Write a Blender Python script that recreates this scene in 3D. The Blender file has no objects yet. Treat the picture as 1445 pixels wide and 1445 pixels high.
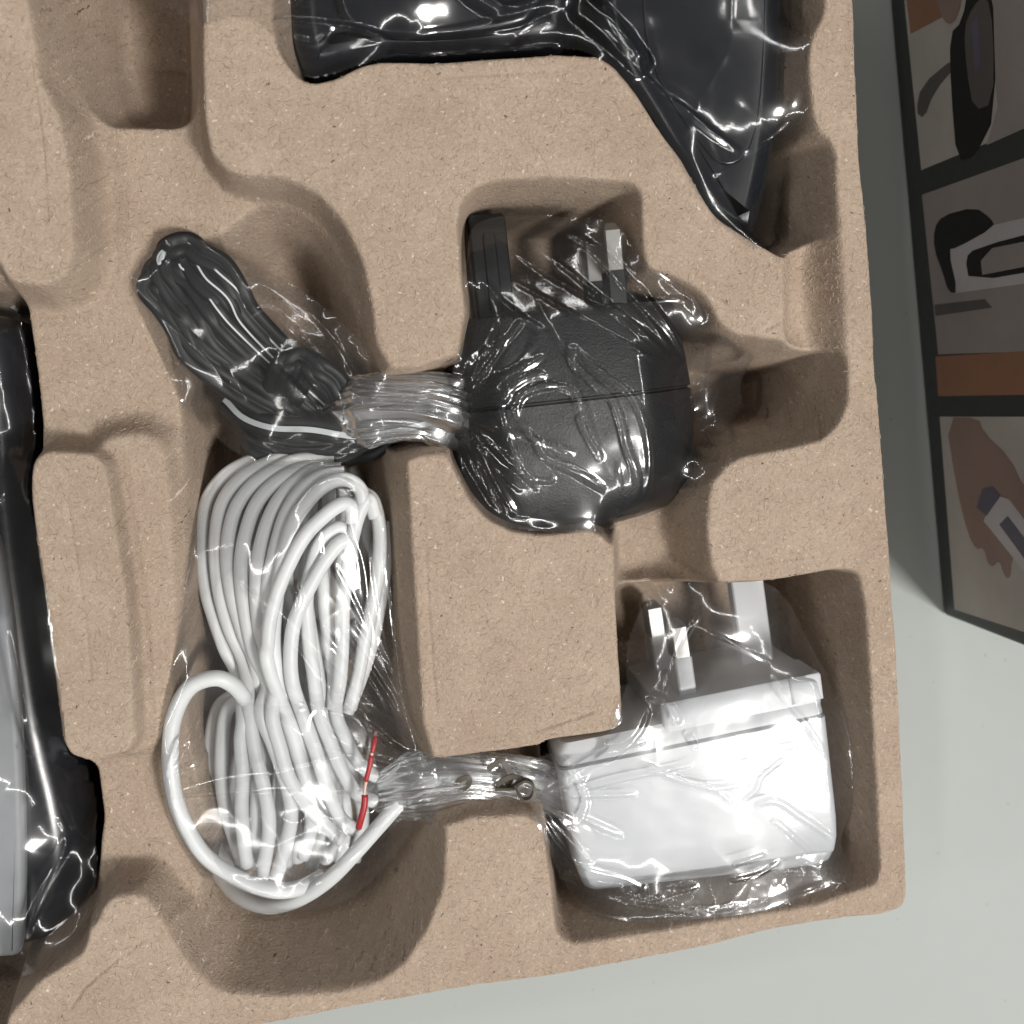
import bpy, bmesh, math, random
import numpy as np
from mathutils import Vector, Matrix
from mathutils.bvhtree import BVHTree

random.seed(7)
RNG = np.random.default_rng(7)
MM = 0.001
SC = bpy.context.scene
COL = SC.collection

# ------------------------------------------------------------------ camera
# lengths below are in millimetres; z = 0 is the top face of the tray, the
# camera hangs CAM_H above it, straight over the world origin
FPX, CAM_H, CX = 1445.0, 217.0, 722.5
NADIR = (545.0, 560.0)
TABLE_Z = -45.0
_a = np.array([NADIR[0] - CX, -(NADIR[1] - CX), -FPX]); _a /= np.linalg.norm(_a)
_b = np.array([0.0, 0.0, -1.0])
_v = np.cross(_a, _b); _c = float(_a @ _b)
_K = np.array([[0, -_v[2], _v[1]], [_v[2], 0, -_v[0]], [-_v[1], _v[0], 0]])
CAM_R = np.eye(3) + _K + _K @ _K / (1 + _c)
CAM_O = np.array([0.0, 0.0, CAM_H])


def ray(u, v):
    return CAM_R @ np.array([u - CX, -(v - CX), -FPX])


def P(u, v, z=0.0):
    """the point of the place at height z that the photograph shows at (u, v)"""
    d = ray(u, v)
    return CAM_O + d * ((z - CAM_H) / d[2])


cam_d = bpy.data.cameras.new('camera')
cam_d.sensor_width = 36.0
cam_d.lens = 36.0 * FPX / 1445.0
cam_d.clip_start = 0.01
cam_d.clip_end = 50.0
cam_d.dof.use_dof = True
cam_d.dof.focus_distance = 0.222
cam_d.dof.aperture_fstop = 14.0
cam = bpy.data.objects.new('camera', cam_d)
COL.objects.link(cam)
cam.matrix_world = Matrix.Translation((0, 0, CAM_H * MM)) @ Matrix(CAM_R.tolist()).to_4x4()
SC.camera = cam

# ------------------------------------------------------------------ light
world = bpy.data.worlds.new('World')
SC.world = world
world.use_nodes = True
bg = world.node_tree.nodes['Background']
bg.inputs[0].default_value = (1.0, 0.97, 0.93, 1)
bg.inputs[1].default_value = 0.10


def panel(name, loc, size, watts, colour):
    l = bpy.data.lights.new(name, 'AREA')
    l.shape = 'RECTANGLE'
    l.size, l.size_y = size
    l.energy = watts
    l.color = colour
    o = bpy.data.objects.new(name, l)
    COL.objects.link(o)
    o.location = loc
    o.rotation_euler = Vector((-loc[0], -loc[1], -loc[2])).to_track_quat('-Z', 'Y').to_euler()
    return o


panel('ceiling_panel', (0.70, -0.47, 1.38), (0.24, 0.24), 26.5, (1.0, 0.975, 0.94))
# four unseen strip lights added round the table for long glints on the film
panel('glint_strip', (1.05, 0.10, 1.45), (1.80, 0.02), 6.5, (1.0, 0.98, 0.95))
panel('glint_strip', (0.00, 1.05, 1.45), (1.80, 0.02), 4.5, (1.0, 0.985, 0.97))
panel('glint_strip', (-1.05, 0.00, 1.45), (1.80, 0.022), 7.5, (1.0, 0.98, 0.95))
panel('glint_strip', (0.00, -1.05, 1.45), (1.80, 0.022), 7.5, (1.0, 0.98, 0.95))

SC.view_settings.view_transform = 'Standard'
SC.view_settings.look = 'None'
SC.view_settings.exposure = 0.0
SC.view_settings.gamma = 1.0
SC.view_settings.use_curve_mapping = False
SC.cycles.transparent_max_bounces = 24
SC.cycles.max_bounces = 8
SC.cycles.diffuse_bounces = 3
SC.cycles.glossy_bounces = 3
SC.cycles.use_adaptive_sampling = True
SC.cycles.adaptive_threshold = 0.02
SC.cycles.use_denoising = True


# ------------------------------------------------------------------ materials
def new_mat(name):
    m = bpy.data.materials.new(name)
    m.use_nodes = True
    nt = m.node_tree
    for n in list(nt.nodes):
        nt.nodes.remove(n)
    return m, nt


class NT:
    """small helper for writing node trees"""
    def __init__(self, name):
        self.m, self.t = new_mat(name)
        self.out = self.n('ShaderNodeOutputMaterial')

    def n(self, typ, **kw):
        nd = self.t.nodes.new(typ)
        for k, v in kw.items():
            if k.startswith('i_'):
                nd.inputs[k[2:].replace('_', ' ')].default_value = v
            else:
                setattr(nd, k, v)
        return nd

    def l(self, a, b):
        self.t.links.new(a, b)

    def coords(self, scale=1000.0):
        tc = self.n('ShaderNodeTexCoord')
        vm = self.n('ShaderNodeVectorMath', operation='SCALE')
        vm.inputs[3].default_value = scale
        self.l(tc.outputs['Object'], vm.inputs[0])
        return vm.outputs[0]

    def noise(self, co, scale, detail=3.0, rough=0.55, dist=0.0):
        nd = self.n('ShaderNodeTexNoise')
        nd.inputs['Scale'].default_value = scale
        nd.inputs['Detail'].default_value = detail
        nd.inputs['Roughness'].default_value = rough
        nd.inputs['Distortion'].default_value = dist
        self.l(co, nd.inputs['Vector'])
        return nd.outputs['Fac']

    def math(self, op, a, b=None, clamp=False):
        nd = self.n('ShaderNodeMath', operation=op, use_clamp=clamp)
        for i, x in enumerate((a, b)):
            if x is None:
                continue
            if isinstance(x, (int, float)):
                nd.inputs[i].default_value = x
            else:
                self.l(x, nd.inputs[i])
        return nd.outputs[0]

    def ramp(self, fac, stops):
        nd = self.n('ShaderNodeValToRGB')
        el = nd.color_ramp.elements
        while len(el) < len(stops):
            el.new(0.5)
        for e, (p, c) in zip(el, stops):
            e.position = p
            e.color = c if len(c) == 4 else (*c, 1)
        self.l(fac, nd.inputs[0])
        return nd.outputs[0]

    def mix(self, fac, a, b, blend='MIX'):
        nd = self.n('ShaderNodeMix', data_type='RGBA', blend_type=blend)
        for idx, x in ((0, fac), (6, a), (7, b)):
            if isinstance(x, (int, float)):
                nd.inputs[idx].default_value = x
            elif isinstance(x, tuple):
                nd.inputs[idx].default_value = x if len(x) == 4 else (*x, 1)
            else:
                self.l(x, nd.inputs[idx])
        return nd.outputs[2]

    def bump(self, height, strength, dist, normal=None):
        nd = self.n('ShaderNodeBump')
        nd.inputs['Strength'].default_value = strength
        nd.inputs['Distance'].default_value = dist
        self.l(height, nd.inputs['Height'])
        if normal is not None:
            self.l(normal, nd.inputs['Normal'])
        return nd.outputs[0]

    def principled(self, colour, rough=0.5, normal=None, spec=0.5, metal=0.0, coat=0.0):
        p = self.n('ShaderNodeBsdfPrincipled')
        for key, x in (('Base Color', colour), ('Roughness', rough)):
            if isinstance(x, (int, float)):
                p.inputs[key].default_value = x
            elif isinstance(x, tuple):
                p.inputs[key].default_value = (*x, 1) if len(x) == 3 else x
            else:
                self.l(x, p.inputs[key])
        p.inputs['Specular IOR Level'].default_value = spec
        p.inputs['Metallic'].default_value = metal
        p.inputs['Coat Weight'].default_value = coat
        if normal is not None:
            self.l(normal, p.inputs['Normal'])
        self.l(p.outputs[0], self.out.inputs[0])
        return p

    def fibres(self, co, cell, length, width):
        """short straight fibres, one per Voronoi cell, turned at random: 1 on a fibre"""
        vo = self.n('ShaderNodeTexVoronoi', feature='F1', voronoi_dimensions='2D')
        vo.inputs['Scale'].default_value = 1.0 / cell
        self.l(co, vo.inputs['Vector'])
        dv = self.n('ShaderNodeVectorMath', operation='SUBTRACT')
        self.l(co, dv.inputs[0])
        self.l(vo.outputs['Position'], dv.inputs[1])
        sep = self.n('ShaderNodeSeparateColor')
        self.l(vo.outputs['Color'], sep.inputs[0])
        ang = self.math('MULTIPLY', sep.outputs[0], 6.283)
        rot = self.n('ShaderNodeVectorRotate', rotation_type='Z_AXIS')
        self.l(dv.outputs[0], rot.inputs['Vector'])
        self.l(ang, rot.inputs['Angle'])
        sx = self.n('ShaderNodeSeparateXYZ')
        self.l(rot.outputs[0], sx.inputs[0])
        ax = self.math('ABSOLUTE', sx.outputs[0])
        ay = self.math('ABSOLUTE', sx.outputs[1])
        ln = self.math('MULTIPLY', sep.outputs[1], length)
        mx = self.math('LESS_THAN', ax, ln)
        my = self.math('SUBTRACT', 1.0, self.math('DIVIDE', ay, width), clamp=True)
        return self.math('MULTIPLY', mx, my), sep.outputs[2]


def mat_pulp():
    t = NT('moulded_pulp')
    co = t.coords()
    big = t.noise(co, 0.05, 1, 0.6)
    mid = t.noise(co, 0.2, 2, 0.65)
    fine = t.noise(co, 1.4, 3, 0.75)
    # fibres lie on the sheet: on upright walls they run with the wall
    wz = t.n('ShaderNodeTexNoise'); wz.inputs['Scale'].default_value = 0.8; wz.inputs['Detail'].default_value = 0
    t.l(co, wz.inputs['Vector'])
    wq = t.n('ShaderNodeVectorMath', operation='MULTIPLY_ADD')
    wq.inputs[1].default_value = (1.1, 1.1, 0)
    t.l(wz.outputs['Color'], wq.inputs[0])
    sx = t.n('ShaderNodeSeparateXYZ'); t.l(co, sx.inputs[0])
    cb = t.n('ShaderNodeCombineXYZ')
    t.l(t.math('ADD', sx.outputs[0], t.math('MULTIPLY', sx.outputs[2], 0.37)), cb.inputs[0])
    t.l(t.math('ADD', sx.outputs[1], t.math('MULTIPLY', sx.outputs[2], 0.61)), cb.inputs[1])
    t.l(cb.outputs[0], wq.inputs[2])
    fc = wq.outputs[0]
    c = t.mix(t.ramp(big, [(0.3, (0, 0, 0)), (0.7, (1, 1, 1))]), (0.322, 0.249, 0.192), (0.374, 0.296, 0.231))
    c = t.mix(t.math('MULTIPLY', t.ramp(fine, [(0.36, (1, 1, 1)), (0.6, (0, 0, 0))]), 0.30), c, (0.235, 0.178, 0.13))
    c = t.mix(t.math('MULTIPLY', t.ramp(fine, [(0.52, (0, 0, 0)), (0.75, (1, 1, 1))]), 0.24), c, (0.52, 0.43, 0.345))
    c = t.mix(t.math('MULTIPLY', t.ramp(mid, [(0.42, (1, 1, 1)), (0.62, (0, 0, 0))]), 0.30), c, (0.27, 0.205, 0.155))
    f1, r1 = t.fibres(fc, 0.95, 0.8, 0.11)
    f2, r2 = t.fibres(fc, 1.9, 1.2, 0.12)
    f4, r4 = t.fibres(fc, 3.6, 0.36, 0.24)
    pale = t.math('MULTIPLY', t.math('GREATER_THAN', r1, 0.4), t.math('MULTIPLY', f1, 0.55))
    c = t.mix(pale, c, (0.56, 0.47, 0.38))
    dk = t.math('MULTIPLY', t.math('LESS_THAN', r1, 0.3), t.math('MULTIPLY', f1, 0.55))
    c = t.mix(dk, c, (0.17, 0.125, 0.088))
    c = t.mix(t.math('MULTIPLY', t.math('MULTIPLY', f2, r2), 0.65), c, (0.10, 0.072, 0.052))
    c = t.mix(t.math('MULTIPLY', t.math('GREATER_THAN', r4, 0.55), t.math('MULTIPLY', f4, 0.65)), c, (0.68, 0.60, 0.50))
    c = t.mix(t.math('MULTIPLY', t.math('LESS_THAN', r4, 0.13), f4), c, (0.045, 0.034, 0.026))
    h = t.math('ADD', fine, t.math('MULTIPLY', f1, 0.22))
    t.principled(c, 0.95, t.bump(h, 0.85, 0.00036), spec=0.1)
    return t.m


def mat_film(name, haze=0.05, tint=(0.95, 0.955, 0.96), refl=1.8, rough=0.095, sheen=0.36):
    """thin clear polythene: one sheet, mirror-like by its angle, a trace of milky scatter"""
    t = NT(name)
    co = t.coords()
    n1 = t.noise(co, 0.12, 1, 0.5)
    fr = t.n('ShaderNodeFresnel'); fr.inputs['IOR'].default_value = 1.5
    fac = t.math('MULTIPLY', t.math('ADD', t.math('MULTIPLY', fr.outputs[0], 0.5), 0.032), refl, clamp=True)
    tr = t.n('ShaderNodeBsdfTransparent'); tr.inputs[0].default_value = (*tint, 1)
    df = t.n('ShaderNodeBsdfDiffuse'); df.inputs[0].default_value = (0.85, 0.86, 0.87, 1)
    tl = t.n('ShaderNodeBsdfTranslucent'); tl.inputs[0].default_value = (0.85, 0.86, 0.87, 1)
    ds = t.n('ShaderNodeMixShader'); ds.inputs[0].default_value = 0.5
    t.l(df.outputs[0], ds.inputs[1]); t.l(tl.outputs[0], ds.inputs[2])
    hz = t.n('ShaderNodeMixShader')
    t.l(t.math('MULTIPLY', t.ramp(n1, [(0.3, (0.35, 0.35, 0.35)), (0.75, (1, 1, 1))]), haze), hz.inputs[0])
    t.l(tr.outputs[0], hz.inputs[1]); t.l(ds.outputs[0], hz.inputs[2])
    g1 = t.n('ShaderNodeBsdfGlossy'); g1.inputs['Roughness'].default_value = rough
    g2 = t.n('ShaderNodeBsdfGlossy'); g2.inputs['Roughness'].default_value = 0.34
    gl = t.n('ShaderNodeMixShader'); gl.inputs[0].default_value = sheen
    t.l(g1.outputs[0], gl.inputs[1]); t.l(g2.outputs[0], gl.inputs[2])
    mx = t.n('ShaderNodeMixShader')
    t.l(fac, mx.inputs[0]); t.l(hz.outputs[0], mx.inputs[1]); t.l(gl.outputs[0], mx.inputs[2])
    t.l(mx.outputs[0], t.out.inputs[0])
    return t.m


def mat_plain(name, colour, rough, spec=0.5, metal=0.0, grain=None, coat=0.0, mottle=0.12, msize=0.22):
    t = NT(name)
    co = t.coords()
    v = t.noise(co, msize, 4, 0.6)
    dark = tuple(x * (1 - mottle) for x in colour)
    c = t.mix(v, dark, colour)
    nrm = None
    if grain:
        sc, st, ds = grain
        nrm = t.bump(t.noise(co, sc, 3, 0.6), st, ds)
    r = t.math('ADD', t.math('MULTIPLY', t.noise(co, 0.6, 3), 0.12), rough - 0.06)
    t.principled(c, r, nrm, spec, metal, coat)
    return t.m


M = {}
M['pulp'] = mat_pulp()
M['film'] = mat_film('clear_film', haze=0.03, refl=1.35, sheen=0.26)
M['flap'] = mat_film('folded_film', haze=0.03, refl=0.55, sheen=0.4)
M['film_clear'] = mat_film('very_clear_film', haze=0.006, tint=(0.97, 0.97, 0.97), refl=1.45, sheen=0.13)
M['neck'] = mat_film('gathered_clear_film', haze=0.10, refl=2.3, rough=0.11)
M['smoky'] = mat_film('hazy_film', haze=0.028, tint=(0.90, 0.90, 0.895), refl=0.95, sheen=0.13)


def mat_table():
    t = NT('white_table_laminate')
    co = t.coords()
    c = t.mix(t.noise(co, 0.02, 2, 0.5), (0.305, 0.325, 0.312), (0.315, 0.335, 0.322))
    f, r = t.fibres(co, 14.0, 0.6, 0.22)
    c = t.mix(t.math('MULTIPLY', t.math('LESS_THAN', r, 0.35), t.math('MULTIPLY', f, 0.8)), c, (0.14, 0.14, 0.13))
    r = t.math('ADD', t.math('MULTIPLY', t.noise(co, 0.15, 3), 0.1), 0.55)
    t.principled(c, r, t.bump(t.noise(co, 2.5, 2), 0.12, 0.0001), spec=0.25)
    return t.m


M['table'] = mat_table()
M['black_grain'] = mat_plain('black_grained_plastic', (0.011, 0.0115, 0.013), 0.36, 0.5, grain=(2.4, 0.9, 0.00022))
M['black_gloss'] = mat_plain('black_gloss_plastic', (0.007, 0.0085, 0.012), 0.22, 0.35)
M['black_matt'] = mat_plain('black_matt_plastic', (0.013, 0.014, 0.016), 0.45, 0.4)
M['black_cord'] = mat_plain('black_cord_sheath', (0.009, 0.0095, 0.011), 0.5, 0.35)
M['cord_stripe'] = mat_plain('pale_cord_stripe', (0.62, 0.66, 0.68), 0.5)
M['white_plastic'] = mat_plain('white_plastic', (0.50, 0.51, 0.525), 0.38, 0.4)
M['white_cord'] = mat_plain('white_cord_sheath', (0.68, 0.69, 0.685), 0.42, 0.4)
M['steel'] = mat_plain('nickel_plated_pin', (0.36, 0.355, 0.34), 0.42, 0.5, 1.0)
M['brass'] = mat_plain('brass_pin_tip', (0.55, 0.40, 0.2), 0.35, 0.5, 1.0)
M['silver'] = mat_plain('silver_grey_panel', (0.27, 0.28, 0.295), 0.5, 0.4, grain=(5.0, 0.3, 0.0001))
M['red'] = mat_plain('red_sleeve', (0.33, 0.02, 0.025), 0.45)
M['wire'] = mat_plain('dark_tie_wire', (0.055, 0.045, 0.032), 0.4)
M['groove'] = mat_plain('seam_shadow_gap', (0.012, 0.0125, 0.013), 0.6)


# ------------------------------------------------------------------ objects
def thing(name, label, cat, base, group=None):
    o = bpy.data.objects.new(name, None)
    COL.objects.link(o)
    o.empty_display_size = 0.01
    o.location = Vector(base) * MM
    o['label'] = label
    o['category'] = cat
    if group:
        o['group'] = group
    return o


def tag(o, label, cat, group=None):
    o['label'] = label
    o['category'] = cat
    if group:
        o['group'] = group
    return o


def base_of(parent):
    b = np.zeros(3)
    while parent is not None:
        b += np.array(parent.location) / MM
        parent = parent.parent
    return b


def mesh(name, verts, faces, mat, parent=None, smooth=True, base=None, sharp=None):
    v = np.asarray(verts, dtype=float)
    own = np.zeros(3) if base is None else np.asarray(base, float)
    b = base_of(parent) + own
    me = bpy.data.meshes.new(name)
    if isinstance(faces, np.ndarray):
        k = faces.shape[1]
        me.vertices.add(len(v))
        me.vertices.foreach_set('co', ((v - b) * MM).ravel())
        me.loops.add(faces.size)
        me.loops.foreach_set('vertex_index', faces.ravel().astype(np.int32))
        me.polygons.add(len(faces))
        me.polygons.foreach_set('loop_start', np.arange(0, faces.size, k, dtype=np.int32))
        me.update(calc_edges=True)
    else:
        me.from_pydata(((v - b) * MM).tolist(), [], faces)
        me.update()
    me.materials.append(mat)
    if smooth:
        me.polygons.foreach_set('use_smooth', [True] * len(me.polygons))
        if sharp:
            me.set_sharp_from_angle(angle=math.radians(sharp))
    o = bpy.data.objects.new(name, me)
    COL.objects.link(o)
    o.location = Vector(own) * MM
    if parent is not None:
        o.parent = parent
    return o


def structure(o):
    o['kind'] = 'structure'
    return o


def to_xy(poly, z=0.0):
    """photo points, each (u, v) or (u, v, z), as points of the place"""
    return np.array([P(p[0], p[1], p[2] if len(p) > 2 else z) for p in poly])


def chaikin(p, n=2, closed=True):
    p = np.asarray(p, float)
    for _ in range(n):
        if closed:
            q = np.roll(p, -1, axis=0)
            p = np.stack([0.75 * p + 0.25 * q, 0.25 * p + 0.75 * q], 1).reshape(-1, p.shape[1])
        else:
            a, b = p[:-1], p[1:]
            mid = np.stack([0.75 * a + 0.25 * b, 0.25 * a + 0.75 * b], 1).reshape(-1, p.shape[1])
            p = np.vstack([p[:1], mid, p[-1:]])
    return p


def sdf(poly, X, Y):
    """signed distance, positive inside"""
    d2 = np.full(X.shape, 1e12)
    inside = np.zeros(X.shape, bool)
    n = len(poly)
    for i in range(n):
        ax, ay = poly[i][:2]
        bx, by = poly[(i + 1) % n][:2]
        ex, ey = bx - ax, by - ay
        wx, wy = X - ax, Y - ay
        L = ex * ex + ey * ey + 1e-12
        tt = np.clip((wx * ex + wy * ey) / L, 0, 1)
        d2 = np.minimum(d2, (wx - tt * ex) ** 2 + (wy - tt * ey) ** 2)
        if ey != 0:
            c = ((ay > Y) != (by > Y)) & (X < ex * (Y - ay) / ey + ax)
            inside ^= c
    d = np.sqrt(d2)
    return np.where(inside, d, -d)


def blur(A, sigma):
    r = int(math.ceil(sigma * 2.6))
    k = np.exp(-0.5 * (np.arange(-r, r + 1) / sigma) ** 2)
    k /= k.sum()
    for ax in (0, 1):
        pad = [(0, 0), (0, 0)]
        pad[ax] = (r, r)
        B = np.pad(A, pad, mode='edge')
        out = np.zeros_like(A)
        for j, w in enumerate(k):
            sl = [slice(None), slice(None)]
            sl[ax] = slice(j, j + A.shape[ax])
            out += w * B[tuple(sl)]
        A = out
    return A


def value_noise(X, Y, cell, seed, octaves=3, gain=0.5):
    rng = np.random.default_rng(seed)
    T = rng.random((64, 64))
    tot = np.zeros_like(X); amp = 1.0; norm = 0
    for o in range(octaves):
        x = X / cell * 2 ** o + 13.7 * o; y = Y / cell * 2 ** o + 5.1 * o
        xi = np.floor(x).astype(int); yi = np.floor(y).astype(int)
        fx = x - xi; fy = y - yi
        fx = fx * fx * (3 - 2 * fx); fy = fy * fy * (3 - 2 * fy)
        g = lambda a, b: T[a % 64, b % 64]
        tot += amp * ((g(xi, yi) * (1 - fx) + g(xi + 1, yi) * fx) * (1 - fy)
                      + (g(xi, yi + 1) * (1 - fx) + g(xi + 1, yi + 1) * fx) * fy - 0.5)
        norm += amp; amp *= gain
    return tot / norm


def smax(a, b, k):
    h = np.clip(0.5 + 0.5 * (a - b) / k, 0, 1)
    return b + (a - b) * h + k * h * (1 - h)


def smin(a, b, k):
    return -smax(-a, -b, k)


# ------------------------------------------------------------------ the table
ta = 600.0
tv = [(-ta, -ta, TABLE_Z), (ta, -ta, TABLE_Z), (ta, ta, TABLE_Z), (-ta, ta, TABLE_Z),
      (-ta, -ta, TABLE_Z - 20), (ta, -ta, TABLE_Z - 20), (ta, ta, TABLE_Z - 20), (-ta, ta, TABLE_Z - 20)]
structure(mesh('table', tv, [(0, 1, 2, 3), (7, 6, 5, 4), (0, 4, 5, 1), (1, 5, 6, 2), (2, 6, 7, 3), (3, 7, 4, 0)],
               M['table'], smooth=False, base=(0, 0, TABLE_Z)))

# ------------------------------------------------------------------ the moulded tray, a relief pressed from one sheet
DEEP = -39.0
STEP = 0.34
gx = np.arange(-112.0, 130.0, STEP)
gy = np.arange(-150.0, 104.0, STEP)
GX, GY = np.meshgrid(gx, gy)
TZ = np.zeros_like(GX)
WOB = value_noise(GX, GY, 9.0, 3, 3) * 0.9         # edges are never quite straight


def local(poly, margin):
    x0, y0 = poly[:, :2].min(0) - margin
    x1, y1 = poly[:, :2].max(0) + margin
    i0, i1 = np.searchsorted(gx, (x0, x1)); j0, j1 = np.searchsorted(gy, (y0, y1))
    return slice(j0, j1), slice(i0, i1)


def carve(poly_px, z_rim, floor, slope, rnd=1.2, fillet=5.0, top_fillet=1.5, left=None):
    """press a pocket whose rim, at height z_rim, runs along poly_px"""
    p = to_xy(poly_px, z_rim)
    s = local(p, 8.0)
    d = blur(sdf(p, GX[s], GY[s]), rnd / STEP) + WOB[s] * 0.45
    if left:
        lx, lslope = left                      # steeper wall on the far left
        w = np.clip((lx - GX[s]) / 6.0 + 0.5, 0, 1) * np.clip((GY[s] + 82.0) / 14.0, 0, 1)
        slope = slope * (1 - w) + lslope * w
    prof = z_rim - slope * d
    prof = smax(prof, np.full_like(prof, floor), fillet)
    TZ[s] = smin(TZ[s], prof, top_fillet)


def raise_(poly_px, top, slope, rnd=1.2, k=1.2, foot=4.0):
    p = to_xy(poly_px, top)
    s = local(p, 30.0)
    d = blur(sdf(p, GX[s], GY[s]), rnd / STEP) + WOB[s] * 0.35
    prof = smin(np.full_like(d, top), top + slope * d, k)
    TZ[s] = smax(TZ[s], prof, foot)


# middle level along the left: the ledge and the saddles
carve([(-150, -120), (262, -120), (283, 0), (284, 60), (290, 170), (297, 215), (320, 240), (348, 248), (400, 252),
       (450, 276), (482, 312), (508, 365), (522, 425), (528, 480), (545, 512), (560, 640), (430, 800), (330, 1100),
       (300, 1310), (262, 1330), (232, 1306), (214, 1276), (196, 1263), (160, 1265), (144, 1280), (135, 1305), (70, 1345),
       (30, 1360), (-150, 1380)], 0.0, -12.5, 4.6, rnd=1.0, fillet=3.5)
# sloping shelf beside the lower block, then two raised blocks
raise_([(140, 620), (196, 610), (226, 622), (240, 700), (247, 850), (244, 985), (228, 1040), (196, 1064), (150, 1060)], -5.5, 2.2, rnd=1.6, k=1.5, foot=4)
# blocks
raise_([(-150, -120), (36, -120), (42, 0), (55, 110), (84, 168), (97, 250), (103, 350), (92, 388), (60, 403), (12, 396), (-8, 360), (-150, 350)],
       0.0, 3.2, rnd=0.9, k=0.9)
raise_([(48, 648), (66, 636), (130, 640), (149, 656), (158, 713), (167, 775), (177, 838), (183, 900), (189, 1040),
        (182, 1060), (132, 1075), (100, 1067), (88, 1045), (70, 900), (52, 775), (40, 680)], 0.0, 5.0, rnd=0.9, k=0.9, foot=2.5)

# pocket of the two coiled cords
carve([(262, 318), (300, 285), (348, 250), (400, 253), (450, 277), (482, 312), (508, 365), (522, 425), (529, 485), (548, 516),
       (566, 560), (572, 660), (578, 760), (587, 900), (594, 1020), (606, 1058), (618, 1100), (626, 1176), (623, 1249),
       (602, 1305), (568, 1356), (532, 1380), (480, 1394), (400, 1400), (312, 1394), (266, 1352), (236, 1306), (250, 1270),
       (258, 1200), (240, 1130), (238, 1060), (243, 1000), (246, 850), (243, 700), (233, 600), (216, 500), (196, 400), (205, 345)],
      -1.0, DEEP, 3.4, rnd=1.4, fillet=8, left=(P(300, 800, -10)[0], 8.0))
# empty pocket at the upper left
carve([(76, -120), (78, 0), (96, 90), (118, 150), (150, 180), (255, 181), (278, 165), (281, 60), (275, -120)], -11.0, DEEP, 4.2, rnd=1.6, fillet=6)
# pocket of the bagged appliance on the left
carve([(-250, 400), (8, 398), (36, 420), (48, 500), (58, 600), (58, 640), (52, 775), (70, 900), (90, 1040), (108, 1072),
       (135, 1080), (146, 1160), (135, 1270), (128, 1300), (66, 1340), (24, 1390), (10, 1470), (-250, 1470)], -11.0, DEEP, 6.0, rnd=1.2, fillet=4)
# pocket of the black adapter
carve([(646, 312), (651, 283), (669, 263), (699, 254), (779, 250), (860, 253), (892, 255), (905, 268), (908, 350),
       (914, 378), (953, 390), (985, 408), (1004, 430), (1016, 456), (1040, 472), (1104, 480), (1130, 486), (1186, 484), (1197, 510),
       (1196, 568), (1184, 597), (1162, 620), (1115, 632), (1046, 643), (1024, 656), (990, 700), (940, 735), (862, 772), (850, 756), (831, 747),
       (762, 755), (720, 749), (686, 731), (662, 704), (646, 673), (632, 646), (628, 560), (650, 488), (658, 440), (650, 390)],
      0.0, DEEP, 6.0, rnd=1.0, fillet=4)
# passages between the pockets
carve([(500, 519), (545, 519), (590, 518), (636, 502), (700, 500), (700, 640), (640, 644), (624, 639), (590, 642), (560, 655), (500, 650)],
      0.0, -19.0, 5.0, fillet=4)
carve([(862, 700), (1030, 660), (1010, 672), (999, 703), (997, 750), (1003, 800), (1016, 824), (1016, 850), (868, 850), (866, 790)],
      0.0, -16.0, 3.6, fillet=4)
carve([(580, 1068), (624, 1071), (728, 1056), (800, 1044), (800, 1170), (768, 1172), (757, 1156), (740, 1149), (660, 1153), (632, 1163), (580, 1180)],
      0.0, -22.0, 4.5, fillet=4)
# channel down the right side, then the pocket of the white adapter
carve([(1106, 350), (1150, 300), (1183, 283), (1190, 400), (1197, 530), (1150, 520), (1108, 486), (1105, 440)], 0.0, -9.0, 2.0, fillet=4)
carve([(868, 828), (930, 822), (1016, 823), (1045, 822), (1097, 817), (1183, 803), (1211, 806), (1221, 850), (1228, 950),
       (1236, 1100), (1242, 1225), (1236, 1248), (1154, 1275), (1023, 1298), (892, 1320), (806, 1332), (785, 1318), (778, 1250), (771, 1200),
       (764, 1150), (760, 1046), (850, 1034), (874, 1028), (878, 1005), (873, 930)], 0.0, DEEP, 6.5, rnd=1.0, fillet=4)
# pocket of the bagged appliance at the top
carve([(380, -150), (386, 30), (394, 70), (406, 92), (425, 113), (445, 118), (475, 110), (510, 92), (540, 86), (620, 88), (700, 82),
       (790, 76), (845, 80), (870, 95), (900, 130), (930, 180), (960, 222), (985, 265), (1000, 293), (1016, 311), (1060, 340), (1090, 356),
       (1106, 366), (1150, 350), (1183, 330), (1180, 215), (1172, 196), (1153, 182), (1146, 150), (1141, 90), (1145, 52), (1162, 20), (1166, -20), (1160, -150)],
      0.0, DEEP, 6.0, rnd=1.0, fillet=4)
# outer edge of the tray, falling to the table
outer = to_xy([(1190, -200), (1205, 0), (1214, 200), (1225, 330), (1235, 470), (1246, 640), (1256, 760), (1262, 870), (1268, 950),
               (1274, 1100), (1281, 1262), (1276, 1281), (1245, 1292), (1154, 1302), (1088, 1313), (997, 1337), (892, 1357), (781, 1377),
               (663, 1393), (565, 1410), (500, 1421), (420, 1438), (300, 1459), (0, 1510), (-400, 1580), (-400, -300)])
dO = blur(sdf(outer, GX, GY), 1.0 / STEP) + WOB * 0.5
TZ = smin(TZ, 7.0 * dO, 1.6)
TZ = blur(TZ, 0.30 / STEP)
TZ += value_noise(GX, GY, 26.0, 5, 2) * 1.3 + value_noise(GX, GY, 3.2, 6, 3, 0.6) * 0.34


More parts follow.
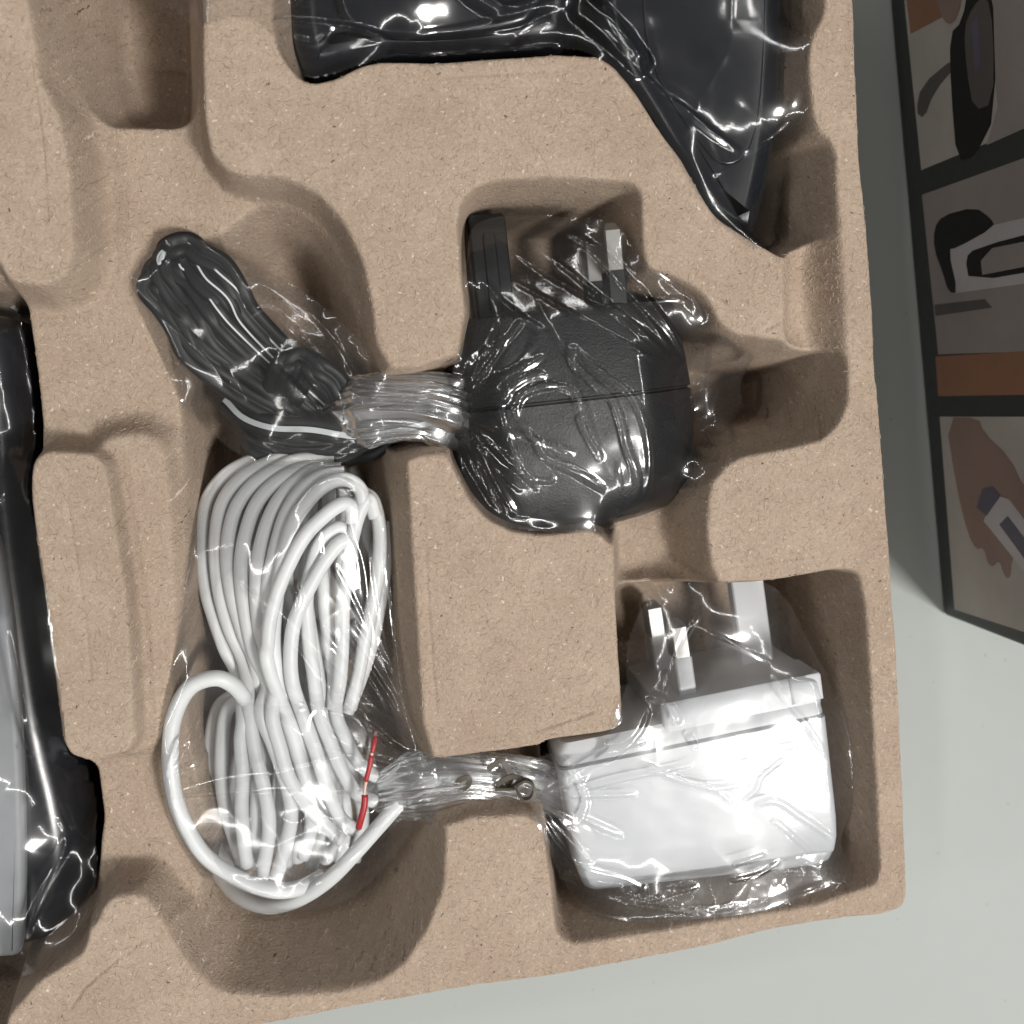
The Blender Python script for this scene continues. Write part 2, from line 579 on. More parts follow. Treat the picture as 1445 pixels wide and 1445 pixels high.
def score(pts, depth, width, z=0.0):
    """a crack or pressed line in the pulp"""
    p = to_xy(pts, z)
    s = local(p, 4.0)
    d = np.full(GX[s].shape, 1e9)
    wob = value_noise(GX[s], GY[s], 2.2, 9, 2) * 1.3
    for (ax, ay, _), (bx, by, _) in zip(p[:-1], p[1:]):
        ex, ey = bx - ax, by - ay
        t = np.clip(((GX[s] - ax) * ex + (GY[s] - ay) * ey) / (ex * ex + ey * ey), 0, 1)
        d = np.minimum(d, np.abs(np.hypot(GX[s] - ax - t * ex, GY[s] - ay - t * ey) + wob * 0.35))
    TZ[s] -= depth * np.exp(-(d / width) ** 2) * np.clip(value_noise(GX[s], GY[s], 5.0, 12, 2) * 2.2 + 0.8, 0, 1)


score([(658, 1046), (700, 1036), (760, 1030), (815, 1012), (842, 1002)], 0.55, 0.3)
score([(42, 85), (52, 150), (60, 220), (66, 310)], 0.6, 0.3)
score([(93, 700), (108, 800), (120, 880), (127, 960)], 0.4, 0.28)
score([(200, 1330), (158, 1360), (120, 1392), (98, 1424)], 0.5, 0.3)
score([(310, 228), (345, 240), (380, 242)], 0.5, 0.3)
score([(600, 110), (700, 104), (800, 99)], 0.3, 0.35)
score([(1105, 370), (1107, 420), (1100, 455), (1075, 467)], 0.5, 0.3)
score([(596, 700), (604, 850), (612, 960), (618, 1040)], 0.4, 0.35)
score([(636, 660), (628, 720), (634, 760)], 0.4, 0.3)
score([(1030, 800), (1100, 790), (1180, 780)], 0.35, 0.3)
score([(640, 1230), (690, 1300), (760, 1345)], 0.25, 0.3)
score([(1210, 60), (1216, 200), (1226, 360), (1238, 540)], 0.35, 0.4)
TZ = np.maximum(TZ, TABLE_Z)
keep = TZ > TABLE_Z + 0.3
ny, nx = TZ.shape
idx = np.arange(nx * ny).reshape(ny, nx)
cell = keep[:-1, :-1] | keep[1:, :-1] | keep[:-1, 1:] | keep[1:, 1:]
q = np.stack([idx[:-1, :-1][cell], idx[:-1, 1:][cell], idx[1:, 1:][cell], idx[1:, :-1][cell]], 1)
used = np.unique(q)
remap = np.full(nx * ny, -1); remap[used] = np.arange(len(used))
tray = mesh('moulded_tray', np.stack([GX.ravel(), GY.ravel(), TZ.ravel()], 1)[used], remap[q], M['pulp'], base=(0, 0, TABLE_Z))
tag(tray, 'brown moulded pulp packing tray with pockets, lying on the white table', 'tray')


def on_tray(u, v, z):
    """height at which the line of sight (u, v) meets the tray, if that is above z"""
    for zz in np.arange(6.0, z, -0.4):
        p = P(u, v, zz)
        if tray_z(p[0], p[1]) + 0.5 >= zz:
            return zz
    return z


def tray_z(x, y):
    i = int(np.clip(round((x - gx[0]) / STEP), 0, nx - 1)); j = int(np.clip(round((y - gy[0]) / STEP), 0, ny - 1))
    return TZ[j, i]


# loose fibres standing off the pulp, thickest along its broken edges
def loose_fibres(n):
    gyy, gxx = np.gradient(TZ, STEP)
    steep = np.hypot(gxx, gyy)
    edge = blur((steep > 0.8).astype(float), 3.0)
    prob = 0.10 + edge * 1.6
    prob[(TZ < -14) | (steep > 2.5) | (~keep)] = 0
    p = prob.ravel() / prob.sum()
    pick = RNG.choice(p.size, n, p=p)
    V, F = [], []
    for i in pick:
        x, y = GX.ravel()[i], GY.ravel()[i]
        a = RNG.uniform(0, 6.283); bend = RNG.normal(0, 0.7); ln = RNG.uniform(0.6, 1.7); w = RNG.uniform(0.03, 0.055)
        lift = abs(RNG.normal(0, 0.12))
        k = len(V)
        m = 5
        for j in range(m):
            t = j / (m - 1)
            px, py = x, y
            pz = tray_z(px, py) + 0.05 + lift * math.sin(t * 3.14)
            nx_, ny_ = -math.sin(a), math.cos(a)
            V.append((px + nx_ * w, py + ny_ * w, pz)); V.append((px - nx_ * w, py - ny_ * w, pz + 0.02))
            x += math.cos(a) * ln / (m - 1); y += math.sin(a) * ln / (m - 1); a += bend / (m - 1)
        for j in range(m - 1):
            F.append([k + 2 * j, k + 2 * j + 1, k + 2 * j + 3, k + 2 * j + 2])
    o = mesh('loose_fibre', V, F, mat_plain('pulp_fibre', (0.42, 0.33, 0.25), 0.9, 0.1), tray)
    o['kind'] = 'stuff'


loose_fibres(4200)

# ------------------------------------------------------------------ printed carton at the right
c0 = P(1255, 0, TABLE_Z); c1 = P(1330, 868, TABLE_Z)
e = (c1 - c0) / np.linalg.norm(c1 - c0)                 # along the foot of its side, towards the lower end
nrm = np.array([e[1], -e[0], 0.0])                      # out of the printed side
if nrm[0] > 0:
    nrm = -nrm
BOX_H = 98.0


def face_pt(u, v, off=0.0):
    d = ray(u, v)
    t = ((c1 - CAM_O) @ nrm + off) / (d @ nrm)
    return CAM_O + d * t


def bevelled_box(a, ex, ey, ez, r=1.6):
    bm = bmesh.new()
    vs = []
    for k in (0, 1):
        for s, t in ((0, 0), (1, 0), (1, 1), (0, 1)):
            vs.append(bm.verts.new(a + ex * s + ey * t + ez * k))
    for f in ((3, 2, 1, 0), (4, 5, 6, 7), (0, 1, 5, 4), (1, 2, 6, 5), (2, 3, 7, 6), (3, 0, 4, 7)):
        bm.faces.new([vs[i] for i in f])
    bmesh.ops.recalc_face_normals(bm, faces=bm.faces)
    bmesh.ops.bevel(bm, geom=list(bm.edges), offset=r, segments=3, profile=0.5, affect='EDGES')
    v = np.array([x.co[:] for x in bm.verts])
    f = [[w.index for w in x.verts] for x in bm.faces]
    bm.free()
    return v, f


M['box_dark'] = mat_plain('dark_green_print', (0.036, 0.042, 0.039), 0.45, 0.3)
M['box_black'] = mat_plain('black_print', (0.012, 0.0125, 0.013), 0.45, 0.3)
M['print_pale'] = mat_plain('pale_grey_print', (0.41, 0.39, 0.36), 0.5, 0.25, mottle=0.4, msize=0.05)
M['print_grey'] = mat_plain('mid_grey_print', (0.29, 0.265, 0.255), 0.5, 0.25, mottle=0.4, msize=0.05)
M['print_brown'] = mat_plain('brown_print', (0.27, 0.145, 0.09), 0.5, 0.25, mottle=0.4, msize=0.05)
M['print_shadow'] = mat_plain('shadow_grey_print', (0.10, 0.095, 0.09), 0.5, 0.25, mottle=0.4, msize=0.05)
M['print_skin'] = mat_plain('skin_tone_print', (0.26, 0.185, 0.16), 0.5, 0.25, mottle=0.4, msize=0.05)
M['print_blue'] = mat_plain('slate_blue_print', (0.115, 0.11, 0.15), 0.5, 0.25, mottle=0.4, msize=0.05)
M['print_white'] = mat_plain('light_print', (0.46, 0.45, 0.46), 0.5, 0.25, mottle=0.4, msize=0.05)

L = 290.0
start = c1 - e * L + np.array([0, 0, 0.0])
box = thing('product_carton', 'dark green carton with printed pictures of cordless phones, standing beside the tray', 'carton',
            (c1 - e * L / 2 - nrm * 40) * np.array([1, 1, 0]) + np.array([0, 0, TABLE_Z]))
v, f = bevelled_box(start, e * L, -nrm * 80.0, np.array([0, 0, BOX_H]), 1.3)
mesh('carton_body', v, f, M['box_dark'], box, sharp=40)


def print_patch(name, pts, mat, off, parent=box, rnd=0):
    w = np.array([face_pt(u, v, off) for u, v in pts])
    if rnd:
        w = chaikin(w, rnd)
    return mesh(name, w, [list(range(len(w)))], mat, parent, smooth=False)


# pictures are ink on the flat side; they run on above the frame's edge
pic = print_patch('printed_picture', [(1276, 0), (1300, 240), (1520, 150), (1520, -160), (1260, -160)], M['print_pale'], 0.10)
print_patch('printed_table', [(1264, -120), (1285, 48), (1345, 16), (1350, -10), (1420, -120)], M['print_brown'], 0.14, pic)
print_patch('printed_wall', [(1384, -60), (1408, 150), (1392, 205), (1520, 148), (1520, -120)], M['print_grey'], 0.18, pic)
print_patch('printed_shadow', [(1292, 158), (1300, 120), (1348, 80), (1350, 92), (1318, 130), (1304, 168)], M['print_shadow'], 0.16, pic, 1)
print_patch('printed_base', [(1340, 48), (1358, 30), (1368, -30), (1400, -40), (1406, 160), (1376, 220), (1350, 228), (1342, 130)], M['box_black'], 0.22, pic, 1)
print_patch('printed_handset', [(1360, 40), (1372, 10), (1392, -10), (1402, 40), (1402, 146), (1374, 156), (1364, 100)], M['print_shadow'], 0.26, pic, 1)
print_patch('printed_screen', [(1370, 30), (1380, 24), (1384, 92), (1376, 102)], M['print_blue'], 0.30, pic)
print_patch('printed_hand', [(1312, -30), (1328, 22), (1338, 36), (1352, 24), (1362, -30)], M['print_skin'], 0.28, pic, 1)
pic2 = print_patch('printed_picture', [(1301, 275), (1324, 500), (1520, 494), (1520, 196)], M['print_grey'], 0.10)
print_patch('printed_cradle', [(1318, 322), (1330, 304), (1376, 292), (1398, 308), (1404, 320), (1350, 350), (1338, 352), (1352, 414), (1338, 412), (1330, 384), (1318, 352)], M['box_black'], 0.16, pic2, 1)
print_patch('printed_handset', [(1338, 350), (1400, 318), (1520, 290), (1520, 390), (1346, 414)], M['print_white'], 0.14, pic2)
print_patch('printed_screen', [(1362, 364), (1376, 350), (1520, 312), (1520, 372), (1368, 398)], M['box_black'], 0.20, pic2, 1)
print_patch('printed_keypad', [(1384, 368), (1400, 350), (1520, 326), (1520, 362), (1386, 388)], M['print_grey'], 0.24, pic2)
print_patch('printed_shadow', [(1318, 430), (1390, 422), (1400, 434), (1320, 446)], M['print_shadow'], 0.14, pic2)
print_patch('printed_band', [(1320, 503), (1324, 559), (1520, 556), (1520, 491)], M['print_brown'], 0.12)
pic3 = print_patch('printed_picture', [(1326, 588), (1347, 860), (1520, 916), (1520, 588)], M['print_pale'], 0.10)
print_patch('printed_hand', [(1334, 589), (1381, 589), (1388, 610), (1425, 645), (1446, 690), (1520, 760), (1520, 830), (1440, 760), (1428, 790), (1426, 816), (1418, 815), (1410, 790),
                             (1402, 800), (1394, 796), (1388, 772), (1378, 776), (1366, 755), (1350, 690)], M['print_skin'], 0.14, pic3, 1)
print_patch('printed_handset', [(1388, 735), (1404, 698), (1424, 705), (1520, 830), (1520, 900), (1440, 800)], M['print_white'], 0.20, pic3)
print_patch('printed_screen', [(1410, 740), (1422, 728), (1500, 830), (1490, 850)], M['print_blue'], 0.24, pic3)
print_patch('printed_cap', [(1378, 716), (1386, 690), (1400, 686), (1412, 700), (1392, 728)], M['print_blue'], 0.26, pic3)


# ------------------------------------------------------------------ builders for things in the pockets
def catmull(pts, n=8):
    p = np.asarray(pts, float)
    p = np.vstack([2 * p[0] - p[1], p, 2 * p[-1] - p[-2]])
    out = []
    for i in range(1, len(p) - 2):
        a, b, c, d = p[i - 1:i + 3]
        for k in range(n):
            t = k / n
            out.append(0.5 * (2 * b + (c - a) * t + (2 * a - 5 * b + 4 * c - d) * t * t + (3 * b - a - 3 * c + d) * t ** 3))
    out.append(p[-2])
    return np.array(out)


def tube(path, section, closed_caps=True, up=(0, 0, 1)):
    """sweep a closed section [(s, t)] (sideways, upwards) or a per-point list of them along a path"""
    path = np.asarray(path, float)
    n = len(path)
    tan = np.gradient(path, axis=0)
    tan /= np.linalg.norm(tan, axis=1)[:, None] + 1e-9
    side = np.cross(tan, np.array(up, float))
    bad = np.linalg.norm(side, axis=1) < 0.15
    side[bad] = (1, 0, 0)
    for i in range(1, n):
        if side[i] @ side[i - 1] < 0:
            side[i] *= -1
    side /= np.linalg.norm(side, axis=1)[:, None]
    upv = np.cross(side, tan)
    per = isinstance(section, list) and len(section) == n and np.ndim(section[0]) == 2
    V = []
    for i in range(n):
        sec = np.asarray(section[i] if per else section, float)
        V.append(path[i] + sec[:, :1] * side[i] + sec[:, 1:2] * upv[i])
    m = len(V[0])
    V = np.vstack(V)
    F = []
    for i in range(n - 1):
        for k in range(m):
            F.append([i * m + k, i * m + (k + 1) % m, (i + 1) * m + (k + 1) % m, (i + 1) * m + k])
    if closed_caps:
        F.append(list(range(m))[::-1])
        F.append([(n - 1) * m + k for k in range(m)])
    return V, F


def circle(r, n=12):
    a = np.arange(n) * 2 * math.pi / n
    return np.stack([r * np.cos(a), r * np.sin(a)], 1)


def slab(poly, zt, zb, r, steps=5, rounding=2):
    """a flat body of the given outline with a rounded upper edge"""
    p = chaikin(np.asarray(poly, float)[:, :2], rounding)
    area = 0.5 * np.sum(p[:, 0] * np.roll(p[:, 1], -1) - p[:, 1] * np.roll(p[:, 0], -1))
    if area < 0:
        p = p[::-1]
    d = np.roll(p, -1, 0) - np.roll(p, 1, 0)
    d /= np.linalg.norm(d, axis=1)[:, None] + 1e-9
    inward = np.stack([-d[:, 1], d[:, 0]], 1)
    n = len(p)
    rings = [np.column_stack([p + inward * 0.6, np.full(n, zb)])]
    for k in range(steps + 1):
        a = k / steps * math.pi / 2
        rings.append(np.column_stack([p + inward * r * (1 - math.cos(a)), np.full(n, zt - r + r * math.sin(a))]))
    V = np.vstack(rings)
    F = []
    for i in range(len(rings) - 1):
        for k in range(n):
            F.append([i * n + k, i * n + (k + 1) % n, (i + 1) * n + (k + 1) % n, (i + 1) * n + k])
    F.append([(len(rings) - 1) * n + k for k in range(n)])
    F.append(list(range(n))[::-1])
    return V, F


def frame(o, ang, tilt=0.0):
    """a local frame on a plug: x along its width, y towards the pins, z up"""
    c, s = math.cos(ang), math.sin(ang)
    R = np.array([[c, -s, 0], [s, c, 0], [0, 0, 1.0]])
    ct, st = math.cos(tilt), math.sin(tilt)
    T = np.array([[1, 0, 0], [0, ct, -st], [0, st, ct]])
    R = R @ T
    o = np.asarray(o, float)
    return lambda q: np.asarray(q, float) @ R.T + o


def loft(sections, ys, fr, cap=True):
    """sections: lists of (x, z); ys: station along y"""
    V = []
    m = len(sections[0])
    for sec, y in zip(sections, ys):
        for x, z in sec:
            V.append((x, y, z))
    F = []
    for i in range(len(ys) - 1):
        for k in range(m):
            F.append([i * m + k, (i + 1) * m + k, (i + 1) * m + (k + 1) % m, i * m + (k + 1) % m])
    if cap:
        F.append([k for k in range(m)])
        F.append([(len(ys) - 1) * m + k for k in range(m)][::-1])
    return fr(V), F


def pin(w, t, y0, y1, cx, cz, fr, tip=1.2, taper=0.75):
    """a plug pin w wide (x), t thick (z), from y0 to y1 with a chamfered tip"""
    def sec(a, b):
        c = 0.35
        return [(cx - a / 2, cz - b / 2 + c), (cx - a / 2 + c, cz - b / 2), (cx + a / 2 - c, cz - b / 2), (cx + a / 2, cz - b / 2 + c),
                (cx + a / 2, cz + b / 2 - c), (cx + a / 2 - c, cz + b / 2), (cx - a / 2 + c, cz + b / 2), (cx - a / 2, cz + b / 2 - c)]
    return loft([sec(w, t), sec(w, t), sec(w * taper, t * taper)], [y0, y1 - tip, y1], fr)


def bvh_of(objs):
    vs, fs = [], []
    for o in objs:
        b = base_of(o)
        k = len(vs)
        me = o.data
        for v in me.vertices:
            vs.append(tuple(np.array(v.co) / MM + b))
        for p in me.polygons:
            fs.append([i + k for i in p.vertices])
    return BVHTree.FromPolygons(vs, fs)


def film_sheet(name, outline, objs, mat, parent, creases=(), res=0.31, gap=0.35, seed=1, crumple=0.35, cell=7.0,
               fan=None, flutter=0.25, floor_gap=0.4, iters=260, lift=None, pull=None, hole=None, rim_edge=0.0, bridge=1.3):
    """a sheet of thin film stretched over what lies in a pocket.
    outline: photo points (u, v, z) of its rim; it hangs as a membrane over the objects and the tray,
    then gets folds (creases: photo polylines with height and width in mm)"""
    ol = chaikin(to_xy([(u, v, on_tray(u, v, z)) for u, v, z in outline]), 2)
    x0, y0 = ol[:, :2].min(0) - 1.0
    x1, y1 = ol[:, :2].max(0) + 1.0
    xs = np.arange(x0, x1, res); ys = np.arange(y0, y1, res)
    X, Y = np.meshgrid(xs, ys)
    D = sdf(ol, X, Y)
    ins = D > 0
    bv = bvh_of(objs) if objs else None
    dn = Vector((0, 0, -1))
    # heights below the sheet, on every second node
    H2 = np.zeros(X[::2, ::2].shape)
    for j in range(H2.shape[0]):
        for i in range(H2.shape[1]):
            x, y = X[2 * j, 2 * i], Y[2 * j, 2 * i]
            z = tray_z(x, y) + floor_gap
            if bv is not None and D[2 * j, 2 * i] > -2:
                hit = bv.ray_cast(Vector((x, y, 120.0)), dn)
                if hit[0] is not None:
                    z = max(z, hit[0].z + gap)
            H2[j, i] = z
    H = np.repeat(np.repeat(H2, 2, 0), 2, 1)[:X.shape[0], :X.shape[1]]
    if H.shape != X.shape:
        H = np.pad(H, ((0, X.shape[0] - H.shape[0]), (0, X.shape[1] - H.shape[1])), mode='edge')
    # the film is stiffer than the edges below it: it bridges them
    k = max(1, int(round(bridge / res)))
    for ax in (0, 1):
        pd = [(0, 0), (0, 0)]; pd[ax] = (k, k)
        B = np.pad(H, pd, mode='edge'); Hm = H
        for j in range(2 * k + 1):
            sl = [slice(None), slice(None)]; sl[ax] = slice(j, j + H.shape[ax])
            Hm = np.maximum(Hm, B[tuple(sl)])
        H = Hm
    H = blur(H, 0.8 * bridge / res)
    # rim heights by nearest rim point
    rim = np.zeros(X.shape); best = np.full(X.shape, 1e9)
    for p in ol[::2]:
        d = (X - p[0]) ** 2 + (Y - p[1]) ** 2
        w = d < best
        best[w] = d[w]; rim[w] = p[2]
    Z = np.maximum(rim, H)
    # coarse to fine membrane over the obstacle
    for st in (8, 4, 2, 1):
        z = Z[::st, ::st].copy(); h = H[::st, ::st]; m = ins[::st, ::st]
        for _ in range(iters if st > 1 else 60):
            a = np.pad(z, 1, mode='edge')
            av = 0.25 * (a[:-2, 1:-1] + a[2:, 1:-1] + a[1:-1, :-2] + a[1:-1, 2:])
            z = np.where(m, np.maximum(av, h), z)
        if st > 1:
            up = np.repeat(np.repeat(z, st, 0), st, 1)[:X.shape[0], :X.shape[1]]
            up = blur(up, st * 0.6)
            Z = np.where(ins, np.maximum(up, H), Z)
        else:
            Z = z
    Z = blur(Z, 0.7 / res)
    fade = np.clip(D / 3.0, 0, 1)
    W = np.zeros_like(Z)
    rng = np.random.default_rng(seed)
    # crumpled facets: ridges between random cells
    if crumple:
        for sc, am in ((cell, crumple),) if cell > 9 else ((cell, crumple), (cell * 0.45, crumple * 0.35)):
            wx = X + value_noise(X, Y, sc * 1.6, seed + 3, 2) * sc * 0.7
            wy = Y + value_noise(X, Y, sc * 1.6, seed + 4, 2) * sc * 0.7
            n = int((x1 - x0) * (y1 - y0) / sc ** 2) + 4
            px = rng.uniform(x0, x1, n); py = rng.uniform(y0, y1, n); hs = rng.uniform(-1, 1, n)
            gxs = rng.normal(0, 1, n); gys = rng.normal(0, 1, n)
            F1 = np.full(X.shape, 1e9); F2 = np.full(X.shape, 1e9)
            for a, b in zip(px, py):
                d = np.hypot(wx - a, wy - b)
                F2 = np.minimum(np.maximum(F1, d), F2)
                F1 = np.minimum(F1, d)
            W += am * np.exp(-(F2 - F1) / (sc * 0.11)) + am * 0.9 * F1 / sc
    # pleats fanning out from where the bag is gathered
    for f in (fan or ()):
        (fu, fv, fz), amp, npl, reach = f
        c = P(fu, fv, fz)
        ang = np.arctan2(Y - c[1], X - c[0]); rr = np.hypot(X - c[0], Y - c[1])
        ph = ang * npl + 2.3 * value_noise(ang * 9, rr * 0.22, 4.0, seed + 8, 2) * 6
        pl = 1 - np.abs(np.mod(ph / math.pi, 2) - 1) * 2
        pl2 = 1 - np.abs(np.mod(ph * 0.37 / math.pi + 0.4, 2) - 1) * 2
        W += amp * (pl * 0.55 + pl2 * 0.8) * np.exp(-(rr / reach) ** 1.3) * np.clip(rr / 5.0, 0, 1)
    if flutter:
        W += flutter * (value_noise(X, Y, 9.0, seed + 11, 2) + 0.45) * 2
    for cr in creases:
        pts, amp, wid = cr
        q = catmull(np.array([P(u, v, zz) for u, v, zz in [(p[0], p[1], p[2] if len(p) > 2 else -3.0) for p in pts]]), 6)
        # follow the height of the sheet where the fold lies
        dist = np.full(X.shape, 1e9); tt = np.zeros(X.shape)
        for i in range(len(q) - 1):
            ax, ay = q[i][:2]; bx, by = q[i + 1][:2]
            ex, ey = bx - ax, by - ay
            t = np.clip(((X - ax) * ex + (Y - ay) * ey) / (ex * ex + ey * ey + 1e-9), 0, 1)
            d = np.hypot(X - ax - t * ex, Y - ay - t * ey)
            w = d < dist
            dist[w] = d[w]; tt[w] = (i + t[w]) / (len(q) - 1)
        tap = np.clip(np.minimum(tt, 1 - tt) * 7, 0, 1) ** 0.7
        wd = wid * 0.8
        r = np.clip(dist / wd, 0, 1)
        W += 0.38 * amp * wd * tap * (1 - r * r) ** 2
    Z = Z + W * fade
    ny_, nx_ = Z.shape
    idx = np.arange(nx_ * ny_).reshape(ny_, nx_)
    ok = D > -res * 0.75
    cellm = ok[:-1, :-1] & ok[1:, :-1] & ok[:-1, 1:] & ok[1:, 1:]
    if hole is not None:
        hp = to_xy(hole)
        cellm &= ~(sdf(hp, X, Y) > 0)[:-1, :-1]
    q = np.stack([idx[:-1, :-1][cellm], idx[:-1, 1:][cellm], idx[1:, 1:][cellm], idx[1:, :-1][cellm]], 1)
    used = np.unique(q); rm = np.full(nx_ * ny_, -1); rm[used] = np.arange(len(used))
    sheet = mesh(name, np.stack([X.ravel(), Y.ravel(), Z.ravel()], 1)[used], rm[q], mat, parent)
    if rim_edge:
        # the folded edge of the bag
        loop = np.vstack([ol, ol[:2]])
        iy = np.clip(np.round((loop[:, 1] - ys[0]) / res).astype(int), 0, ny_ - 1)
        ix = np.clip(np.round((loop[:, 0] - xs[0]) / res).astype(int), 0, nx_ - 1)
        loop = np.column_stack([loop[:, :2], Z[iy, ix] + 0.1])
        V, F = tube(loop, circle(rim_edge, 6), closed_caps=False)
        mesh('folded_edge', V, F, M['neck'], sheet)
    return sheet


def rays_from(c, ends, amp=0.8, wid=1.2, start=0.12, bow=0.0):
    """straight folds pulled from the gathered neck c towards each of the given ends"""
    out = []
    for i, e in enumerate(ends):
        a = [c[k] + (e[k] - c[k]) * start for k in range(3)]
        m = [(a[k] + e[k]) / 2 for k in range(3)]
        m[0] += bow * (1 if i % 2 else -1); m[1] += bow * 0.6
        out.append(([tuple(a), tuple(m), tuple(e)], amp * (0.75 + 0.5 * ((i * 37) % 10) / 10), wid * (0.8 + 0.5 * ((i * 53) % 10) / 10)))
    return out


def gathered_neck(name, path_px, radii, mat, parent, seed, pleats=11, squash=0.75, depth=0.2, n=220):
    """film drawn together into a pleated rope"""
    path = catmull(np.array([P(*p) for p in path_px]), 10)
    m = len(path)
    rad = np.interp(np.linspace(0, 1, m), np.linspace(0, 1, len(radii)), radii)
    rng = np.random.default_rng(seed)
    ph = rng.uniform(0, 6.28, 6)
    a = np.arange(n) * 2 * math.pi / n
    secs = []
    for i in range(m):
        s = i / m
        tw = 0.7 * s
        pl = np.abs(np.mod((a + tw) * pleats / (2 * math.pi) * 2 + 1.1 * np.sin(3 * a + ph[0] + 2 * s), 2) - 1) * 2 - 1
        pl = pl * (0.75 + 0.5 * np.sin(4 * a + ph[4] + 5 * s)) + 0.5 * np.sin(a * 5 + ph[1] + 2 * s)
        r = rad[i] * (1 + depth * 0.6 * pl + 0.08 * np.sin(8 * s + ph[3]))
        secs.append(np.stack([r * np.cos(a), r * np.sin(a) * squash], 1))
    V, F = tube(path, secs, closed_caps=False)
    return mesh(name, V, F, mat, parent)


# ------------------------------------------------------------------ black adapter: body, pins, flat striped cord
# x along the pin pattern (earth pin at -x), y towards the pins, z up; seam at y = 0
bc = P(806, 565, 3.0)
bang = math.radians(6.5)
BF = frame((bc[0], bc[1], 3.0), bang)
black = thing('plug_adapter', 'black plastic plug adapter with grained body, three pins and striped flat cord', 'adapter', (bc[0], bc[1], -37.0),
              'plug-in power adapters')


def body_section(hw_l, hw_r, top, bot, chl=11.0, chr_=14.5, drop=11.0):
    pts = [(-hw_l + chl, top), (hw_r - chr_, top), (hw_r, top - drop), (hw_r, bot + 6), (hw_r - 6, bot), (-hw_l + 6, bot), (-hw_l, bot + 6), (-hw_l, top - drop)]
    p = np.array(pts, float)
    q = np.roll(p, -1, 0)
    p = np.stack([p * 0.92 + q * 0.08, p * 0.08 + q * 0.92], 1).reshape(-1, 2)
    return chaikin(p, 2)[::-1]


ys = [19.5, 19.0, 17.0, 8.0, 0.5, 0.15]
sc_ = [(0.90, -4.2), (0.945, -3.4), (0.96, -2.6), (0.985, -0.9), (1.0, 0.0), (0.985, -0.5)]
V, F = loft([body_section(25.5 * s, 30.0 * s, t, -39.0) for s, t in sc_], ys, BF)
bb = mesh('base_half', V, F, M['black_grain'], black, sharp=38)
ys = [-0.15, -0.5, -8.0, -15.0, -20.0, -24.0, -27.0, -29.0, -30.0]
sc_ = [(0.985, -0.5), (1.0, 0.0), (1.0, -0.2), (0.985, -0.9), (0.955, -2.2), (0.91, -4.2), (0.83, -7.5), (0.72, -11.5), (0.60, -15.0)]
V, F = loft([body_section(25.5 * s, 30.0 * s, t, -39.0 + (1 - s) * 18) for s, t in sc_], ys, BF)
bcap = mesh('cover_half', V, F, M['black_grain'], black, sharp=38)
V, F = loft([body_section(24.9, 29.4, -0.7, -38.6) for _ in (0, 1)], [0.35, -0.35], BF, cap=False)
mesh('seam', V, F, M['groove'], black)
V, F = pin(8.2, 4.2, 18.5, 42.0, -12.0, -17.0, BF, 1.0, 0.86)
bp1 = mesh('earth_pin', V, F, M['black_matt'], black, sharp=30)
V, F = pin(3.0, 0.8, 21.0, 38.0, -12.0, -14.9, BF, 1.0, 0.7)
mesh('pin_rib', V, F, M['black_matt'], bp1, sharp=30)
bpins = [bp1]
for cz in (-8.5, -30.0):
    V, F = pin(4.0, 6.3, 18.5, 26.5, 13.5, cz, BF, 0.2, 1.0)
    s1 = mesh('side_pin', V, F, M['black_matt'], black, sharp=30)
    V, F = pin(3.8, 6.1, 26.5, 36.5, 13.5, cz, BF, 1.6, 0.6)
    s2 = mesh('pin_tip', V, F, M['steel'], s1, sharp=30)
    bpins += [s1, s2]
# strain relief where the cord leaves
V, F = tube(catmull(np.array([P(668, 600, -9), P(640, 598, -9), P(612, 592, -9)]), 6), circle(4.2, 14))
bsr = mesh('strain_relief', V, F, M['black_matt'], black)

# coiled flat twin cord, one pale stripe on its edge
FLAT = np.array([(-2.0, 0), (-1.75, 0.85), (-1.0, 1.1), (-0.25, 0.8), (0, 0.62), (0.25, 0.8), (1.0, 1.1), (1.75, 0.85), (2.0, 0),
                 (1.75, -0.85), (1.0, -1.1), (0, -0.62), (-1.0, -1.1), (-1.75, -0.85)])
bcords = []


def flat_cord(pts, parent, stripe=None, scale=1.0, lift=None):
    q = np.array([P(*p) for p in pts])
    q[1:-1] += RNG.normal(0, 1.0, q[1:-1].shape) * np.array([0.45, 0.45, 0.55])
    path = catmull(q, 9)
    V, F = tube(path, FLAT * scale)
    o = mesh('cord_strand', V, F, M['black_cord'], parent)
    bcords.append(o)
    if stripe:
        a, b = stripe
        sec = np.array([(a, 0.6), (a, 1.22), (b, 1.22), (b, 0.6)]) * scale
        V, F = tube(path, sec)
        mesh('cord_stripe', V, F, M['cord_stripe'], o, sharp=30)
    return o


# upper loop of the coil, seen at its bend on the left: strands side by side and stacked
for k in range(8):
    dx, dy = -11.8 * k, 9.0 * k
    zz = -9.5 - 0.3 * k
    flat_cord([(470 + dx * 0.45, 572 + dy * 0.5, -19), (415 + dx * 0.8, 508 + dy * 0.8, -15.5), (362 + dx, 448 + dy, -13), (338 + dx, 408 + dy, zz), (312 + dx, 376 + dy, zz + 0.5),
               (284 + dx * 0.85, 354 + dy * 0.8, zz + 0.8), (266 + dx * 0.55, 346 + dy * 0.65, zz + 0.6), (248 + dx * 0.32, 351 + dy * 0.6, zz), (240 + dx * 0.16, 366 + dy * 0.45, zz - 0.4), (256 + k, 392 + dy * 0.3, zz - 2.5),
               (290 + 2 * k, 440 + dy * 0.2, -20), (350, 530, -28)],
              black, (0.66, 0.95) if k in (1, 2, 3) else None, 1.35)
